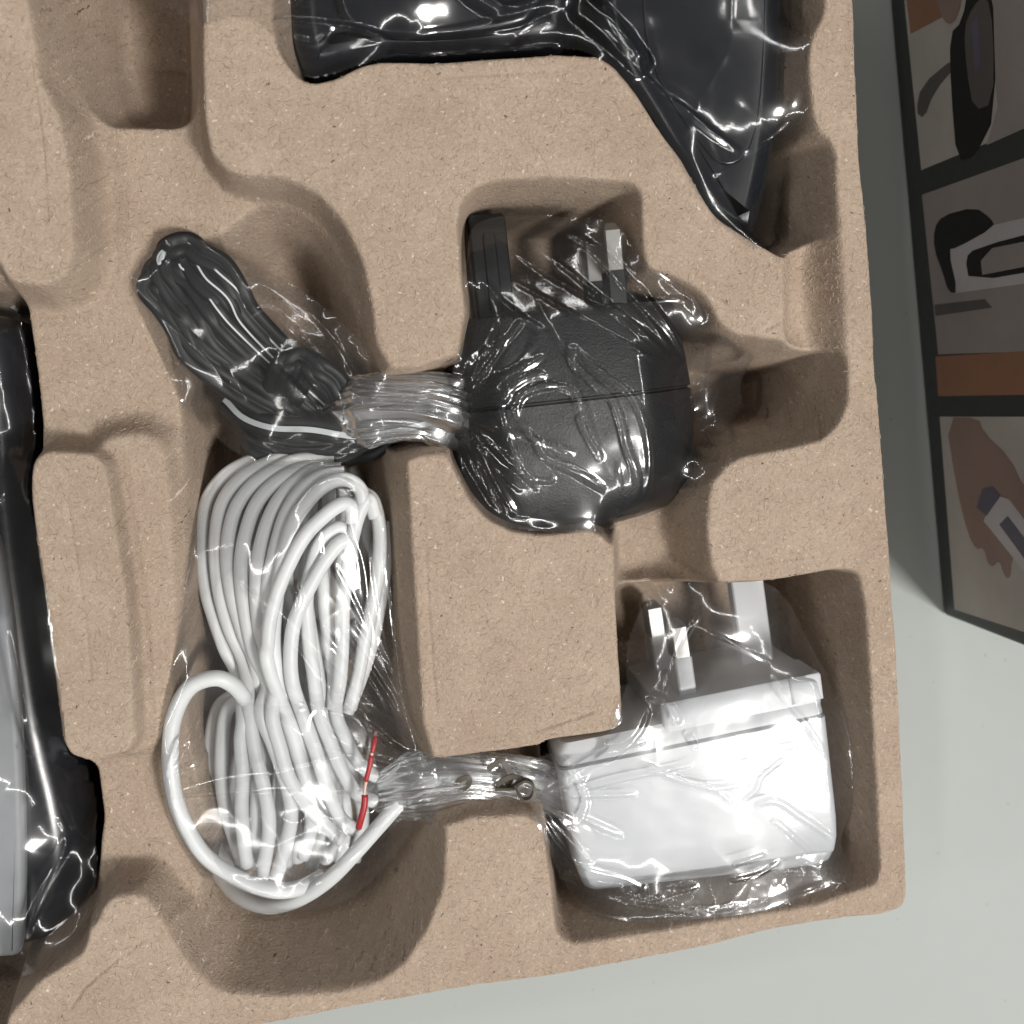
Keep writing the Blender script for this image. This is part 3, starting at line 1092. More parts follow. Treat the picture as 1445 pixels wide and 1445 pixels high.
# lower layer that closes the coil
for k in range(7):
    flat_cord([(246 + 13 * k, 432 + 3 * k, -22), (276 + 12 * k, 474 - 2 * k, -22), (316 + 11 * k, 524 - 5 * k, -22), (362 + 8 * k, 574 - 6 * k, -21.5), (410 + 5 * k, 604 - 3 * k, -20), (440 + 4 * k, 612, -19)], black, None, 1.35)
# glossy loops standing up in the middle
for k in range(4):
    flat_cord([(372 + 10 * k, 598 - k, -22), (385 + 12 * k, 556 - 3 * k, -15), (398 + 13 * k, 520 - 2 * k, -10), (420 + 11 * k, 505 + 4 * k, -8.5), (446 + 9 * k, 522 + 6 * k, -9.5), (470 + 8 * k, 556 + 6 * k, -12), (500 + 6 * k, 588 + 2 * k, -14)],
              black, None, 1.3)
# strands running along the foot of the coil into the neck
flat_cord([(322, 566, -21), (345, 588, -18), (390, 600, -15), (440, 607, -12.5), (500, 612, -11), (560, 610, -9.5), (612, 598, -9), (640, 598, -9)], black, (-0.35, 0.55), 1.35)
for k in range(4):
    flat_cord([(342 + 3 * k, 590 + 9 * k, -23), (358 + 3 * k, 614 + 9 * k, -20), (400, 626 + 8 * k, -18 - k), (450, 628 + 6 * k, -17 - k), (498, 624 + 5 * k, -17 - k), (530, 614 + 4 * k, -16), (560, 604, -14)], black, None, 1.3)

# ------------------------------------------------------------------ white adapter: body, pins, round cord coil
wz = -2.0
wA, wB = P(783, 1088, wz), P(1168, 1009, wz)
wang = math.atan2(wB[1] - wA[1], wB[0] - wA[0])
wlen = np.linalg.norm(wB - wA)
wc = (wA + wB) / 2
WF = frame((wc[0], wc[1], wz), wang)
hw = wlen / 2
white = thing('plug_adapter', 'white plastic plug adapter with ribbed panel, three pins and coiled round cord', 'adapter', (wc[0], wc[1], -38.0),
              'plug-in power adapters')


def rsec(x0, x1, top, bot, r=2.2):
    pts = []
    for cx, cz, a0 in ((x1 - r, top - r, 0), (x0 + r, top - r, 90), (x0 + r, bot + r, 180), (x1 - r, bot + r, 270)):
        for k in range(5):
            a = math.radians(a0 + 22.5 * k)
            pts.append((cx + r * math.cos(a), cz + r * math.sin(a)))
    return pts


BOT = -36.0
cap_len = 29.5
V, F = loft([rsec(-hw + 1.0 + g, hw - g, -0.0 - h, BOT + h) for g, h in ((0.5, 0.5), (0.0, 0.0), (0.2, 0.0), (0.4, 0.1), (0.7, 0.5), (1.2, 1.6), (2.0, 3.6), (3.2, 6.6), (4.6, 10.0))],
            [-0.1, -0.45, -10.0, -21.0, -25.0, -28.0, -30.6, -32.6, -33.8], WF)
Vl = (V - np.array([wc[0], wc[1], wz])) @ np.array([[math.cos(wang), -math.sin(wang), 0], [math.sin(wang), math.cos(wang), 0], [0, 0, 1.0]])
Vl[:, 1] -= np.clip((-Vl[:, 1] - 2) / 30.0, 0, 1) * np.clip((Vl[:, 0] + hw) / (2 * hw), 0, 1) * 7.0   # the end is not square to the seam
V = WF(Vl)
wcap = mesh('cover_half', V, F, M['white_plastic'], white, sharp=40)
# lower shoulder on the left, raised pin block on the right
lid_x0 = -hw + 26.0
V, F = loft([rsec(-hw + 1.2 + g, hw - 0.3 - g, -0.2 - h, BOT + h) for g, h in ((0.5, 0.6), (0.0, 0.1), (0.2, 0.3), (1.6, 1.5))], [0.1, 0.45, 3.2, 5.2], WF)
wsh = mesh('shoulder', V, F, M['white_plastic'], white, sharp=40)
V, F = loft([rsec(lid_x0 + g, hw - 0.5 - g, -0.6 - h, BOT + 1 + h, 1.4) for g, h in ((0.0, 0.0), (0.1, 0.0), (0.3, 0.2), (0.7, 0.5))], [3.0, 6.0, 9.6, 10.0], WF)
wlid = mesh('pin_block', V, F, M['white_plastic'], white, sharp=40)
# small step at the outer corner of the pin block
V, F = loft([rsec(hw - 8.0, hw - 0.15 - g, -0.25 - g, -13.0, 0.8) for g in (0.0, 0.0, 0.3)], [4.0, 9.7, 10.15], WF)
mesh('corner_step', V, F, M['white_plastic'], white, sharp=40)
V, F = loft([rsec(-hw + 1.4, hw - 0.7, -0.55, BOT + 0.8) for _ in (0, 1)], [0.3, -0.3], WF, cap=False)
mesh('seam', V, F, mat_plain('white_seam_gap', (0.16, 0.16, 0.165), 0.7), white)
# ribbed rounded panel on the cover
pw, ph_ = 16.5, 8.2
pcx, pcy = hw - 16.2, -7.4


def rrect(cx, cy, w, h, r, n=6):
    pts = []
    for sx, sy, a0 in ((1, 1, 0), (-1, 1, 90), (-1, -1, 180), (1, -1, 270)):
        for k in range(n):
            a = math.radians(a0 + 90 * k / (n - 1))
            pts.append((cx + sx * (w / 2 - r) + r * math.cos(a), cy + sy * (h / 2 - r) + r * math.sin(a)))
    return np.array(pts)


def ring(name, outer_p, inner_p, z0, z1, fr, mat, parent):
    n = len(outer_p)
    V = [(*p, z0) for p in outer_p] + [(*p, z1) for p in outer_p] + [(*p, z1) for p in inner_p] + [(*p, z0) for p in inner_p]
    F = []
    for b in range(3):
        for k in range(n):
            F.append([b * n + k, b * n + (k + 1) % n, (b + 1) * n + (k + 1) % n, (b + 1) * n + k])
    return mesh(name, fr(V), F, mat, parent, sharp=35)


rp = ring('ribbed_panel', rrect(pcx, pcy, pw, ph_, 1.8), rrect(pcx, pcy, pw - 0.9, ph_ - 0.9, 1.5), -0.3, 0.12, WF, M['white_plastic'], white)
for k in range(4):
    y = pcy - 2.6 + 1.75 * k
    V, F = loft([[(pcx - 7.2, -0.3), (pcx + 7.2, -0.3), (pcx + 6.9, z), (pcx - 6.9, z)] for z in (-0.1, 0.13, 0.13, -0.1)], [y - 0.5, y - 0.2, y + 0.2, y + 0.5], WF)
    mesh('rib', V, F, M['white_plastic'], rp, sharp=30)
wobj = [wcap, wsh, wlid]
wpins = []
V, F = pin(8.0, 4.0, 9.0, 33.0, hw - 9.0, -19.0, WF, 1.2, 0.8)
wpins.append(mesh('earth_pin', V, F, M['white_plastic'], white, sharp=30))
for cz in (-7.5, -29.0):
    V, F = pin(4.1, 6.4, 9.0, 18.6, hw - 30.6, cz, WF, 0.2, 1.0)
    s1 = mesh('side_pin', V, F, M['white_plastic'], white, sharp=30)
    V, F = pin(3.9, 6.2, 18.6, 27.0, hw - 30.6, cz, WF, 1.3, 0.62)
    s2 = mesh('pin_tip', V, F, M['steel'], s1, sharp=30)
    wpins += [s1, s2]

CR = 1.6
wcords = []


def white_strand(pts, z=None, r=CR, parent=white):
    q = []
    for i, p in enumerate(pts):
        if len(p) == 3:
            q.append(P(*p))
        else:
            q.append(P(p[0], p[1], z))
    V, F = tube(catmull(np.array(q), 7), circle(r, 12))
    o = mesh('cord_strand', V, F, M['white_cord'], parent)
    wcords.append(o)
    return o


# outer turns of the coil: from under the black bag, down to the waist where it is tied
T = [
    ([(430, 640), (390, 640), (349, 653), (315, 674), (291, 710), (285, 762), (290, 828), (302, 872), (318, 917), (336, 954), (362, 995)], -17),
    ([(452, 645), (410, 645), (368, 658), (335, 680), (312, 715), (304, 770), (309, 830), (323, 885), (345, 938), (374, 995)], -15),
    ([(470, 650), (425, 648), (385, 664), (352, 690), (330, 725), (321, 780), (327, 838), (343, 893), (363, 950), (386, 995)], -13.5),
    ([(470, 658), (430, 660), (396, 676), (364, 708), (347, 752), (340, 802), (345, 860), (358, 920), (378, 965), (398, 997)], -12),
    ([(480, 662), (440, 664), (408, 688), (384, 722), (368, 770), (362, 825), (366, 885), (380, 942), (408, 997)], -11),
    ([(486, 667), (452, 672), (424, 694), (402, 730), (388, 780), (378, 832), (382, 890), (398, 946), (420, 997)], -10.5),
    ([(512, 712), (508, 690), (490, 677), (465, 681), (438, 703), (413, 740), (400, 788), (390, 845), (386, 905), (392, 955), (410, 1000)], -8.5),
    ([(497, 738), (496, 718), (484, 711), (459, 727), (427, 761), (399, 816), (384, 861), (378, 905), (382, 952), (396, 1000)], -7.0),
    ([(492, 770), (486, 748), (474, 746), (452, 764), (440, 800), (432, 850), (436, 905), (442, 950), (446, 1000)], -9.5),
    ([(496, 790), (492, 768), (480, 766), (459, 791), (433, 836), (415, 880), (410, 925), (413, 965), (424, 1000)], -7.5),
    ([(530, 730), (520, 704), (507, 724), (497, 760), (491, 805), (484, 852), (483, 905), (480, 955), (470, 1000)], -9.0),
    ([(512, 695), (527, 708), (536, 750), (534, 805), (524, 860), (514, 905), (506, 950), (494, 1000)], -11.5),
    ([(452, 800), (457, 830), (461, 875), (467, 920), (472, 960), (470, 1000)], -12.0),
    ([(432, 850), (438, 890), (446, 935), (452, 975), (456, 1000)], -13.0),
    ([(548, 735), (545, 790), (536, 850), (524, 910), (508, 960), (490, 1005)], -15.0),
]
# turns below them, seen in the gaps
for k in range(9):
    x = 300 + 26 * k
    white_strand([(x + 60 - 9 * k, 660, -26 - (k % 3) * 3), (x + 8, 720, -22 - (k % 3) * 4), (x, 800, -21 - (k % 3) * 4), (x + 14 - 2 * k, 880, -21 - (k % 2) * 4), (x + 50 - 11 * k, 960, -20 - (k % 3) * 3),
                  (x + 58 - 12 * k, 1010, -20), (x + 34 - 6 * k, 1080, -22 - (k % 2) * 4), (x + 20 - 2 * k, 1150, -25 - (k % 3) * 2), (x + 40 - 6 * k, 1215, -28)])
# lower half, fanning below the tie
Fan = [
    ([(352, 985), (343, 1010), (340, 1045), (342, 1095), (341, 1150), (348, 1222)], -10),
    ([(366, 985), (352, 1005), (360, 1060), (374, 1118), (380, 1168), (371, 1232)], -9.5),
    ([(382, 985), (368, 1005), (386, 1052), (405, 1108), (411, 1150), (404, 1192), (390, 1238)], -9),
    ([(396, 985), (384, 1005), (396, 1058), (408, 1098), (428, 1130), (452, 1158), (482, 1186)], -7.5),
    ([(410, 985), (402, 1005), (416, 1052), (432, 1108), (440, 1160), (428, 1210)], -10.5),
    ([(424, 985), (426, 1005), (445, 1058), (461, 1108), (478, 1150), (500, 1172)], -10),
    ([(448, 985), (450, 1005), (466, 1048), (484, 1090), (504, 1120), (530, 1132)], -11),
    ([(470, 985), (474, 1005), (487, 1040), (503, 1072), (528, 1094), (560, 1100)], -13),
    ([(330, 980), (308, 1000), (297, 1050), (297, 1120), (304, 1190), (322, 1225)], -20),
    ([(336, 985), (318, 1010), (312, 1080), (318, 1140), (338, 1205)], -16),
    ([(372, 1010), (366, 1060), (362, 1120), (362, 1180), (374, 1236)], -14),
    ([(402, 1030), (398, 1100), (396, 1160), (404, 1222)], -15),
    ([(430, 1040), (446, 1110), (452, 1170), (440, 1222)], -16),
    ([(458, 1050), (470, 1110), (476, 1160), (462, 1212)], -18),
]
JOIN = {0: 0, 1: 1, 2: 10, 3: 2, 4: 11, 5: 3, 6: 4, 7: 12, 8: 6, 9: 5, 10: 7, 13: 13}


def upper_z(pts, z):
    n = len(pts)
    return [(u, v, z - 5.0 * (1 - i / (n - 1)) ** 2 * (1 if pts[0][1] < 665 else 0.35)) for i, (u, v) in enumerate(pts)]


def lower_z(pts, z):
    n = len(pts)
    return [(u, v, z - 6.0 * max(0, i / (n - 1) - 0.6)) for i, (u, v) in enumerate(pts)]


for i, (pts, z) in enumerate(T):
    q = upper_z(pts, z)
    if i in JOIN:
        q = q[:-1] + lower_z(*Fan[JOIN[i]])[1:]        # one turn from end to end
    white_strand(q)
for i, (pts, z) in enumerate(Fan):
    if i not in JOIN.values():
        white_strand(lower_z(pts, z))
# the two free turns that lead to the plug
big = white_strand([(362, 1010, -14), (345, 985, -10), (328, 966, -7), (303, 957, -5.5), (268, 970, -5.5), (246, 1010, -6), (240, 1060, -6), (243, 1105, -6), (252, 1142, -6.5), (268, 1177, -7.5), (290, 1208, -8.5),
                    (322, 1232, -9), (357, 1249, -9), (392, 1257, -9.5), (425, 1252, -12), (455, 1236, -15)], r=1.8)
big2 = white_strand([(296, 1205, -21), (312, 1236, -20), (335, 1262, -18), (366, 1277, -16), (400, 1276, -14), (434, 1262, -12), (470, 1236, -10), (507, 1197, -9), (540, 1160, -9.5), (576, 1122, -11), (620, 1100, -13),
                     (680, 1100, -14), (735, 1104, -14), (790, 1110, -14)], r=1.8)
# ------------------------------------------------------------------ small things by the white cord
red = thing('red_sleeve_strip', 'thin red strip under the clear film, at the right of the white cord coil', 'strip', P(516, 1105, -12))
def red_piece(name, pts, r, mat):
    V, F = tube(catmull(np.array([P(*p) for p in pts]), 5), circle(r, 10))
    mesh(name, V, F, mat, red)


red_piece('strip_piece', [(529, 1040, -6.0), (528, 1050, -5.2), (525, 1062, -4.9)], 0.5, M['red'])
red_piece('strip_piece', [(524, 1066, -4.9), (521, 1084, -4.5), (516, 1102, -4.6)], 0.55, M['red'])
red_piece('strip_piece', [(515, 1122, -4.6), (514, 1138, -4.3), (510, 1154, -4.5), (506, 1168, -5.4)], 0.75, M['red'])
red_piece('strip_core', [(531, 1032, -7), (527, 1052, -5.2), (521, 1084, -4.6), (515, 1112, -4.6), (513, 1140, -4.4), (507, 1166, -5.4)], 0.34, mat_plain('pale_core', (0.6, 0.42, 0.36), 0.5))

tie = thing('wire_tie', 'dark twisted wire tie closing the neck of the bag below the square block', 'tie', P(720, 1105, -16))
FL = np.array([(-0.75, -0.22), (0.75, -0.22), (0.75, 0.22), (-0.75, 0.22)])
hoop = [(727, 1108, -2), (731, 1119, -1.4), (738, 1128, -1.0), (748, 1127, -0.8), (754, 1117, -0.8), (751, 1106, -1.0), (742, 1101, -1.4), (733, 1104, -2), (722, 1111, -3), (700, 1112, -4.5)]
V, F = tube(catmull(np.array([P(*p) for p in hoop]), 6), np.array([(-0.3, -0.9), (0.3, -0.9), (0.3, 0.9), (-0.3, 0.9)]))
mesh('wire_loop', V, F, M['wire'], tie, sharp=40)
for w in ([(640, 1112, -4.5), (650, 1100, -3.6), (662, 1098, -3.4), (660, 1108, -3.8), (648, 1116, -4.6)],
          [(688, 1086, -3.4), (706, 1074, -3), (714, 1080, -3), (720, 1092, -3)],
          [(700, 1108, -3.6), (712, 1100, -3), (724, 1096, -2.6), (738, 1100, -2)],
          [(716, 1082, -3), (722, 1096, -3), (716, 1108, -4)]):
    V, F = tube(catmull(np.array([P(*p) for p in w]), 6), FL * 0.8)
    mesh('wire_end', V, F, M['wire'], tie, sharp=40)

# ------------------------------------------------------------------ bagged appliances at the top and at the left
hand = thing('phone_handset', 'glossy black handset tapering to a point in the upper right pocket', 'handset', P(1000, 100, -38))
V, F = slab(to_xy([(850, -160), (842, 10), (868, 90), (908, 150), (945, 215), (978, 268), (1012, 312), (1050, 336), (1072, 330), (1088, 270), (1104, 190), (1112, 90), (1116, -160)], -4.0), -4.0, -36.0, 5.5)
h1 = mesh('handset_body', V, F, M['black_gloss'], hand, sharp=45)
V, F = slab(to_xy([(905, -160), (905, 40), (930, 120), (985, 200), (1020, 240), (1060, 220), (1078, 120), (1084, -160)], -3.7), -3.3, -4.5, 0.6)
h2 = mesh('handset_face', V, F, M['black_gloss'], hand, sharp=45)
cradle = thing('phone_cradle', 'rounded black phone cradle in the upper middle pocket', 'cradle', P(600, 30, -38))
V, F = slab(to_xy([(400, -160), (404, 20), (416, 68), (436, 104), (476, 100), (520, 86), (620, 82), (720, 76), (800, 68), (826, 20), (830, -160)], -9.0), -9.0, -36.0, 7.0)
k1 = mesh('cradle_body', V, F, M['black_gloss'], cradle, sharp=45)
V, F = slab(to_xy([(470, -160), (468, -10), (486, 40), (560, 58), (700, 50), (770, 28), (780, -160)], -7.0), -6.0, -9.5, 2.2)
k2 = mesh('cradle_seat', V, F, M['black_gloss'], cradle, sharp=45)

base_st = thing('phone_dock', 'silver topped black base unit in the left pocket', 'base unit', P(-60, 1000, -38))
V, F = slab(to_xy([(-300, 440), (10, 430), (24, 500), (30, 600), (44, 760), (62, 900), (84, 1050), (108, 1140), (118, 1230), (96, 1320), (20, 1362), (-300, 1380)], -13.0), -13.0, -37.0, 9.0)
b1 = mesh('base_body', V, F, M['black_gloss'], base_st, sharp=45)
V, F = slab(to_xy([(-300, 720), (-14, 730), (4, 800), (18, 900), (28, 1050), (33, 1200), (32, 1290), (29, 1338), (26, 1348), (16, 1353), (-100, 1357), (-300, 1362)], -9.0), -9.0, -14.0, 1.6)
b2 = mesh('top_panel', V, F, M['silver'], base_st, sharp=45)


# ------------------------------------------------------------------ clear bags
B1 = thing('plastic_bag', 'clear plastic bag twisted round the black adapter and its dark coiled cord', 'bag', (bc[0] - 10, bc[1], -38), 'clear plastic bags')
film_sheet('film', [(634, 540, -2), (652, 470, -8), (655, 400, -10), (660, 325, -9), (690, 306, -8.5), (760, 304, -8), (822, 308, -4), (866, 312, -1.5), (888, 340, -2.5), (900, 372, -5), (932, 398, -10),
                    (972, 420, -16), (996, 470, -18), (1006, 530, -18), (996, 620, -18), (970, 692, -18), (905, 734, -18), (830, 750, -22), (740, 748, -24), (690, 735, -22), (655, 680, -20), (640, 630, -10)],
           [bb, bcap, bsr] + bpins, M['film_clear'], B1, seed=21, crumple=0.03, cell=15.0, fan=[((636, 585, -6), 0.6, 13, 20.0)], flutter=0.22,
           creases=rays_from((640, 582, -5), [(700, 455, -3), (735, 452, -1), (770, 500, 2), (790, 540, 3), (735, 620, 2), (760, 690, 0), (720, 720, -8), (690, 700, -10), (812, 640, 3)], 0.8, 1.3) + rays_from((985, 560, -12), [(690, 335, -12), (740, 345, -11), (800, 345, -10), (850, 350, -9), (720, 400, -6)], 0.55, 1.0, 0.25) + [([(805, 487, 2), (812, 512, 3), (838, 540, 3), (862, 562, 3), (874, 590, 3), (884, 630, 3), (897, 672, 1), (898, 725, -4)], 1.1, 1.7),
                    ([(803, 484, 2), (842, 520, 3), (884, 553, 3), (905, 588, 3), (916, 640, 2), (912, 690, 0), (898, 728, -4)], 0.9, 1.5),
                    ([(736, 672, 0), (722, 632, 2), (708, 592, 3), (706, 572, 3), (722, 546, 3), (748, 530, 3), (772, 530, 2)], 1.0, 1.6),
                    ([(730, 592, 3), (730, 570, 3), (745, 552, 3), (775, 545, 3), (806, 552, 3), (818, 580, 3)], 0.9, 1.5),
                    ([(730, 592, 3), (755, 622, 3), (772, 648, 2), (810, 665, 2), (852, 690, 0)], 0.9, 1.8),
                    ([(815, 585, 3), (828, 615, 3), (850, 650, 3)], 0.8, 1.5),
                    ([(676, 395, -8), (700, 425, -5), (737, 452, -2), (766, 468, 1)], 0.9, 1.3),
                    ([(737, 452, -2), (712, 480, -2), (664, 505, -4)], 0.8, 1.3),
                    ([(672, 395, -8), (690, 430, -5), (700, 465, -3)], 0.6, 1.0),
                    ([(790, 330, -10), (850, 370, -8), (905, 425, -4), (950, 480, -4), (972, 520, -8)], 0.9, 1.4),
                    ([(700, 345, -10), (770, 395, -8), (840, 430, -3), (880, 445, 0)], 0.7, 1.1),
                    ([(745, 405, -6), (775, 460, 0), (820, 540, 3), (850, 630, 3)], 0.5, 0.9),
                    ([(900, 430, -2), (935, 425, -6), (958, 432, -12)], 0.6, 1.0),
                    ([(872, 650, 3), (870, 700, -2), (850, 735, -8)], 0.6, 1.1),
                    ([(735, 672, 0), (772, 678, 1), (780, 672, 1)], 0.7, 1.3),
                    ([(655, 545, -2), (700, 560, 2), (735, 575, 3)], 0.6, 1.1), ([(650, 575, -2), (690, 600, 2), (720, 630, 2)], 0.6, 1.1),
                    ([(648, 620, -4), (668, 670, -6), (700, 715, -10)], 0.8, 1.2), ([(652, 600, -4), (690, 650, -3), (730, 690, -4)], 0.7, 1.2)])
film_sheet('film', [(500, 590, -5), (530, 540, -5), (512, 484, -6), (462, 436, -9), (408, 398, -11), (352, 368, -11), (300, 343, -9), (258, 335, -9), (215, 352, -10), (196, 386, -11), (200, 440, -14), (235, 520, -22),
                    (270, 580, -28), (312, 625, -18), (360, 655, -11), (420, 662, -10), (470, 658, -10), (515, 640, -8), (530, 620, -6)],
           bcords, M['smoky'], B1, seed=33, crumple=0.03, cell=18.0, fan=[((545, 575, -6), 0.7, 12, 13.0)], flutter=0.2, gap=0.6,
           creases=[([(218, 420, -26), (262, 462, -20), (310, 512, -16), (352, 575, -14)], 0.7, 1.2), ([(205, 392, -27), (232, 398, -22), (252, 376, -18), (258, 345, -17)], 0.6, 1.0),
                    ([(395, 512, -8), (420, 535, -7), (450, 565, -8), (480, 590, -8)], 0.9, 1.5), ([(345, 612, -12), (400, 640, -10), (470, 648, -10), (520, 632, -9)], 0.7, 1.1),
                    ([(370, 618, -12), (420, 628, -10), (470, 624, -10)], 0.8, 1.1), ([(400, 630, -12), (430, 615, -10), (460, 632, -10)], 0.7, 1.0), ([(478, 545, -9), (490, 575, -8), (500, 600, -8)], 0.7, 1.0),
                    ([(352, 455, -17), (385, 440, -18), (420, 470, -15), (470, 520, -10)], 0.6, 1.1), ([(440, 440, -18), (480, 490, -12), (500, 530, -9)], 0.6, 1.2),
                    ([(395, 650, -11), (450, 655, -10), (505, 642, -9)], 0.7, 0.9)])
gathered_neck('gathered_neck', [(468, 592, -19), (500, 584, -12), (545, 576, -8), (590, 573, -7), (630, 580, -8), (668, 592, -12)], [3.5, 7.0, 7.4, 6.6, 7.6, 7.0], M['neck'], B1, 5, pleats=15, squash=0.72)
gathered_neck('gathered_neck', [(480, 590, -17), (520, 580, -9), (580, 575, -6), (640, 580, -8)], [4.0, 7.6, 6.8, 6.0], M['neck'], B1, 15, pleats=21, squash=0.66, depth=0.16)
# loose flap of the bag on the right of the black body
film_sheet('flap', [(985, 470, -14), (1030, 492, -18), (1058, 510, -22), (1040, 545, -22), (1050, 570, -24), (1020, 612, -26), (992, 630, -26), (975, 560, -14)], [bb, bcap], M['film'], B1, seed=41, crumple=0.12, cell=9.5, flutter=0.5)

B2 = thing('plastic_bag', 'clear plastic bag tied between the white cord coil and the white adapter', 'bag', P(690, 1105, -38), 'clear plastic bags')
film_sheet('film', [(352, 650, -20), (300, 690, -22), (276, 780, -24), (258, 880, -22), (240, 965, -16), (230, 1050, -14), (234, 1110, -14), (250, 1180, -16), (285, 1235, -18), (335, 1275, -20), (400, 1286, -18),
                    (480, 1278, -18), (540, 1230, -16), (585, 1165, -13), (612, 1140, -11), (618, 1085, -8), (590, 1048, -8), (570, 980, -12), (556, 880, -16), (548, 780, -20), (538, 720, -20), (512, 672, -18), (430, 655, -18)],
           wcords, M['film'], B2, seed=51, crumple=0.03, cell=15.0, fan=[((640, 1098, -9), 1.0, 18, 34.0)], flutter=0.2, gap=0.45,
           creases=rays_from((625, 1096, -8), [(552, 800, -16), (540, 740, -15), (530, 860, -10), (505, 830, -8), (480, 880, -7), (545, 940, -11), (460, 960, -7), (500, 1010, -7), (440, 1040, -7), (470, 1120, -8), (520, 1200, -10), (560, 1190, -12), (430, 1240, -12)], 0.85, 1.2, 0.1) + [([(342, 818, -9), (362, 832, -8), (386, 858, -6), (412, 885, -6), (440, 915, -6), (482, 960, -6), (520, 1005, -6)], 0.9, 1.3), ([(355, 834, -9), (395, 876, -7), (430, 920, -7), (456, 958, -7)], 0.7, 1.1),
                    ([(446, 872, -8), (480, 915, -8), (520, 960, -8), (545, 1000, -8)], 0.8, 1.2), ([(490, 726, -7), (504, 765, -7), (514, 800, -7), (522, 870, -8), (530, 910, -9)], 0.9, 1.4),
                    ([(525, 786, -9), (535, 850, -10), (552, 925, -11), (560, 965, -11)], 0.8, 1.1), ([(497, 874, -8), (512, 895, -8), (528, 922, -9)], 0.7, 1.1), ([(470, 795, -7), (492, 835, -8), (520, 890, -9)], 0.6, 1.1),
                    ([(368, 966, -7), (385, 988, -7), (430, 1032, -7)], 0.8, 1.2), ([(400, 970, -7), (440, 990, -7), (490, 1002, -7), (532, 1024, -7)], 0.8, 1.2), ([(432, 1032, -7), (436, 1008, -7), (450, 992, -7)], 0.6, 1.0),
                    ([(452, 994, -7), (462, 1022, -7), (496, 1050, -7)], 0.7, 1.1), ([(232, 1092, -6), (248, 1066, -5), (256, 1048, -5), (266, 1052, -5)], 1.0, 1.9), ([(232, 1092, -6), (256, 1080, -6), (278, 1074, -7)], 0.8, 1.3),
                    ([(448, 745, -6), (452, 780, -6), (445, 760, -6)], 0.7, 1.2), ([(416, 818, -7), (424, 840, -7), (420, 860, -7)], 0.8, 1.4), ([(518, 1040, -5), (522, 1070, -5), (517, 1105, -5)], 0.6, 0.9),
                    ([(494, 1190, -8), (515, 1160, -8), (530, 1120, -8)], 0.7, 1.1), ([(250, 1105, -8), (320, 1085, -9), (400, 1075, -9), (510, 1050, -8)], 0.45, 0.9)])
# the bag's mouth folded back over the lower half of the coil
film_sheet('folded_flap', [(318, 985, -9), (360, 990, -7.5), (420, 993, -7), (480, 984, -8), (520, 1030, -8), (535, 1090, -8), (520, 1150, -9), (470, 1215, -11), (400, 1248, -12), (340, 1240, -12), (300, 1180, -14), (296, 1080, -14), (305, 1010, -12)],
           wcords, M['flap'], B2, seed=57, crumple=0.02, cell=18.0, flutter=0.2, gap=1.4,
           creases=[([(320, 990, -8), (380, 997, -7), (440, 996, -7), (482, 988, -7)], 0.7, 1.0), ([(300, 1090, -9), (380, 1080, -8), (440, 1068, -8), (510, 1050, -8)], 0.5, 0.8)])
gathered_neck('gathered_neck', [(535, 1130, -17), (590, 1110, -11), (640, 1100, -9), (700, 1098, -9), (750, 1106, -10), (800, 1122, -16)], [5.0, 8.0, 6.4, 5.6, 6.8, 6.0], M['neck'], B2, 8, pleats=15, squash=0.6)
gathered_neck('gathered_neck', [(550, 1122, -14), (610, 1106, -8), (680, 1100, -7.5), (770, 1110, -12)], [5.5, 7.0, 5.6, 5.0], M['neck'], B2, 18, pleats=21, squash=0.55, depth=0.16)
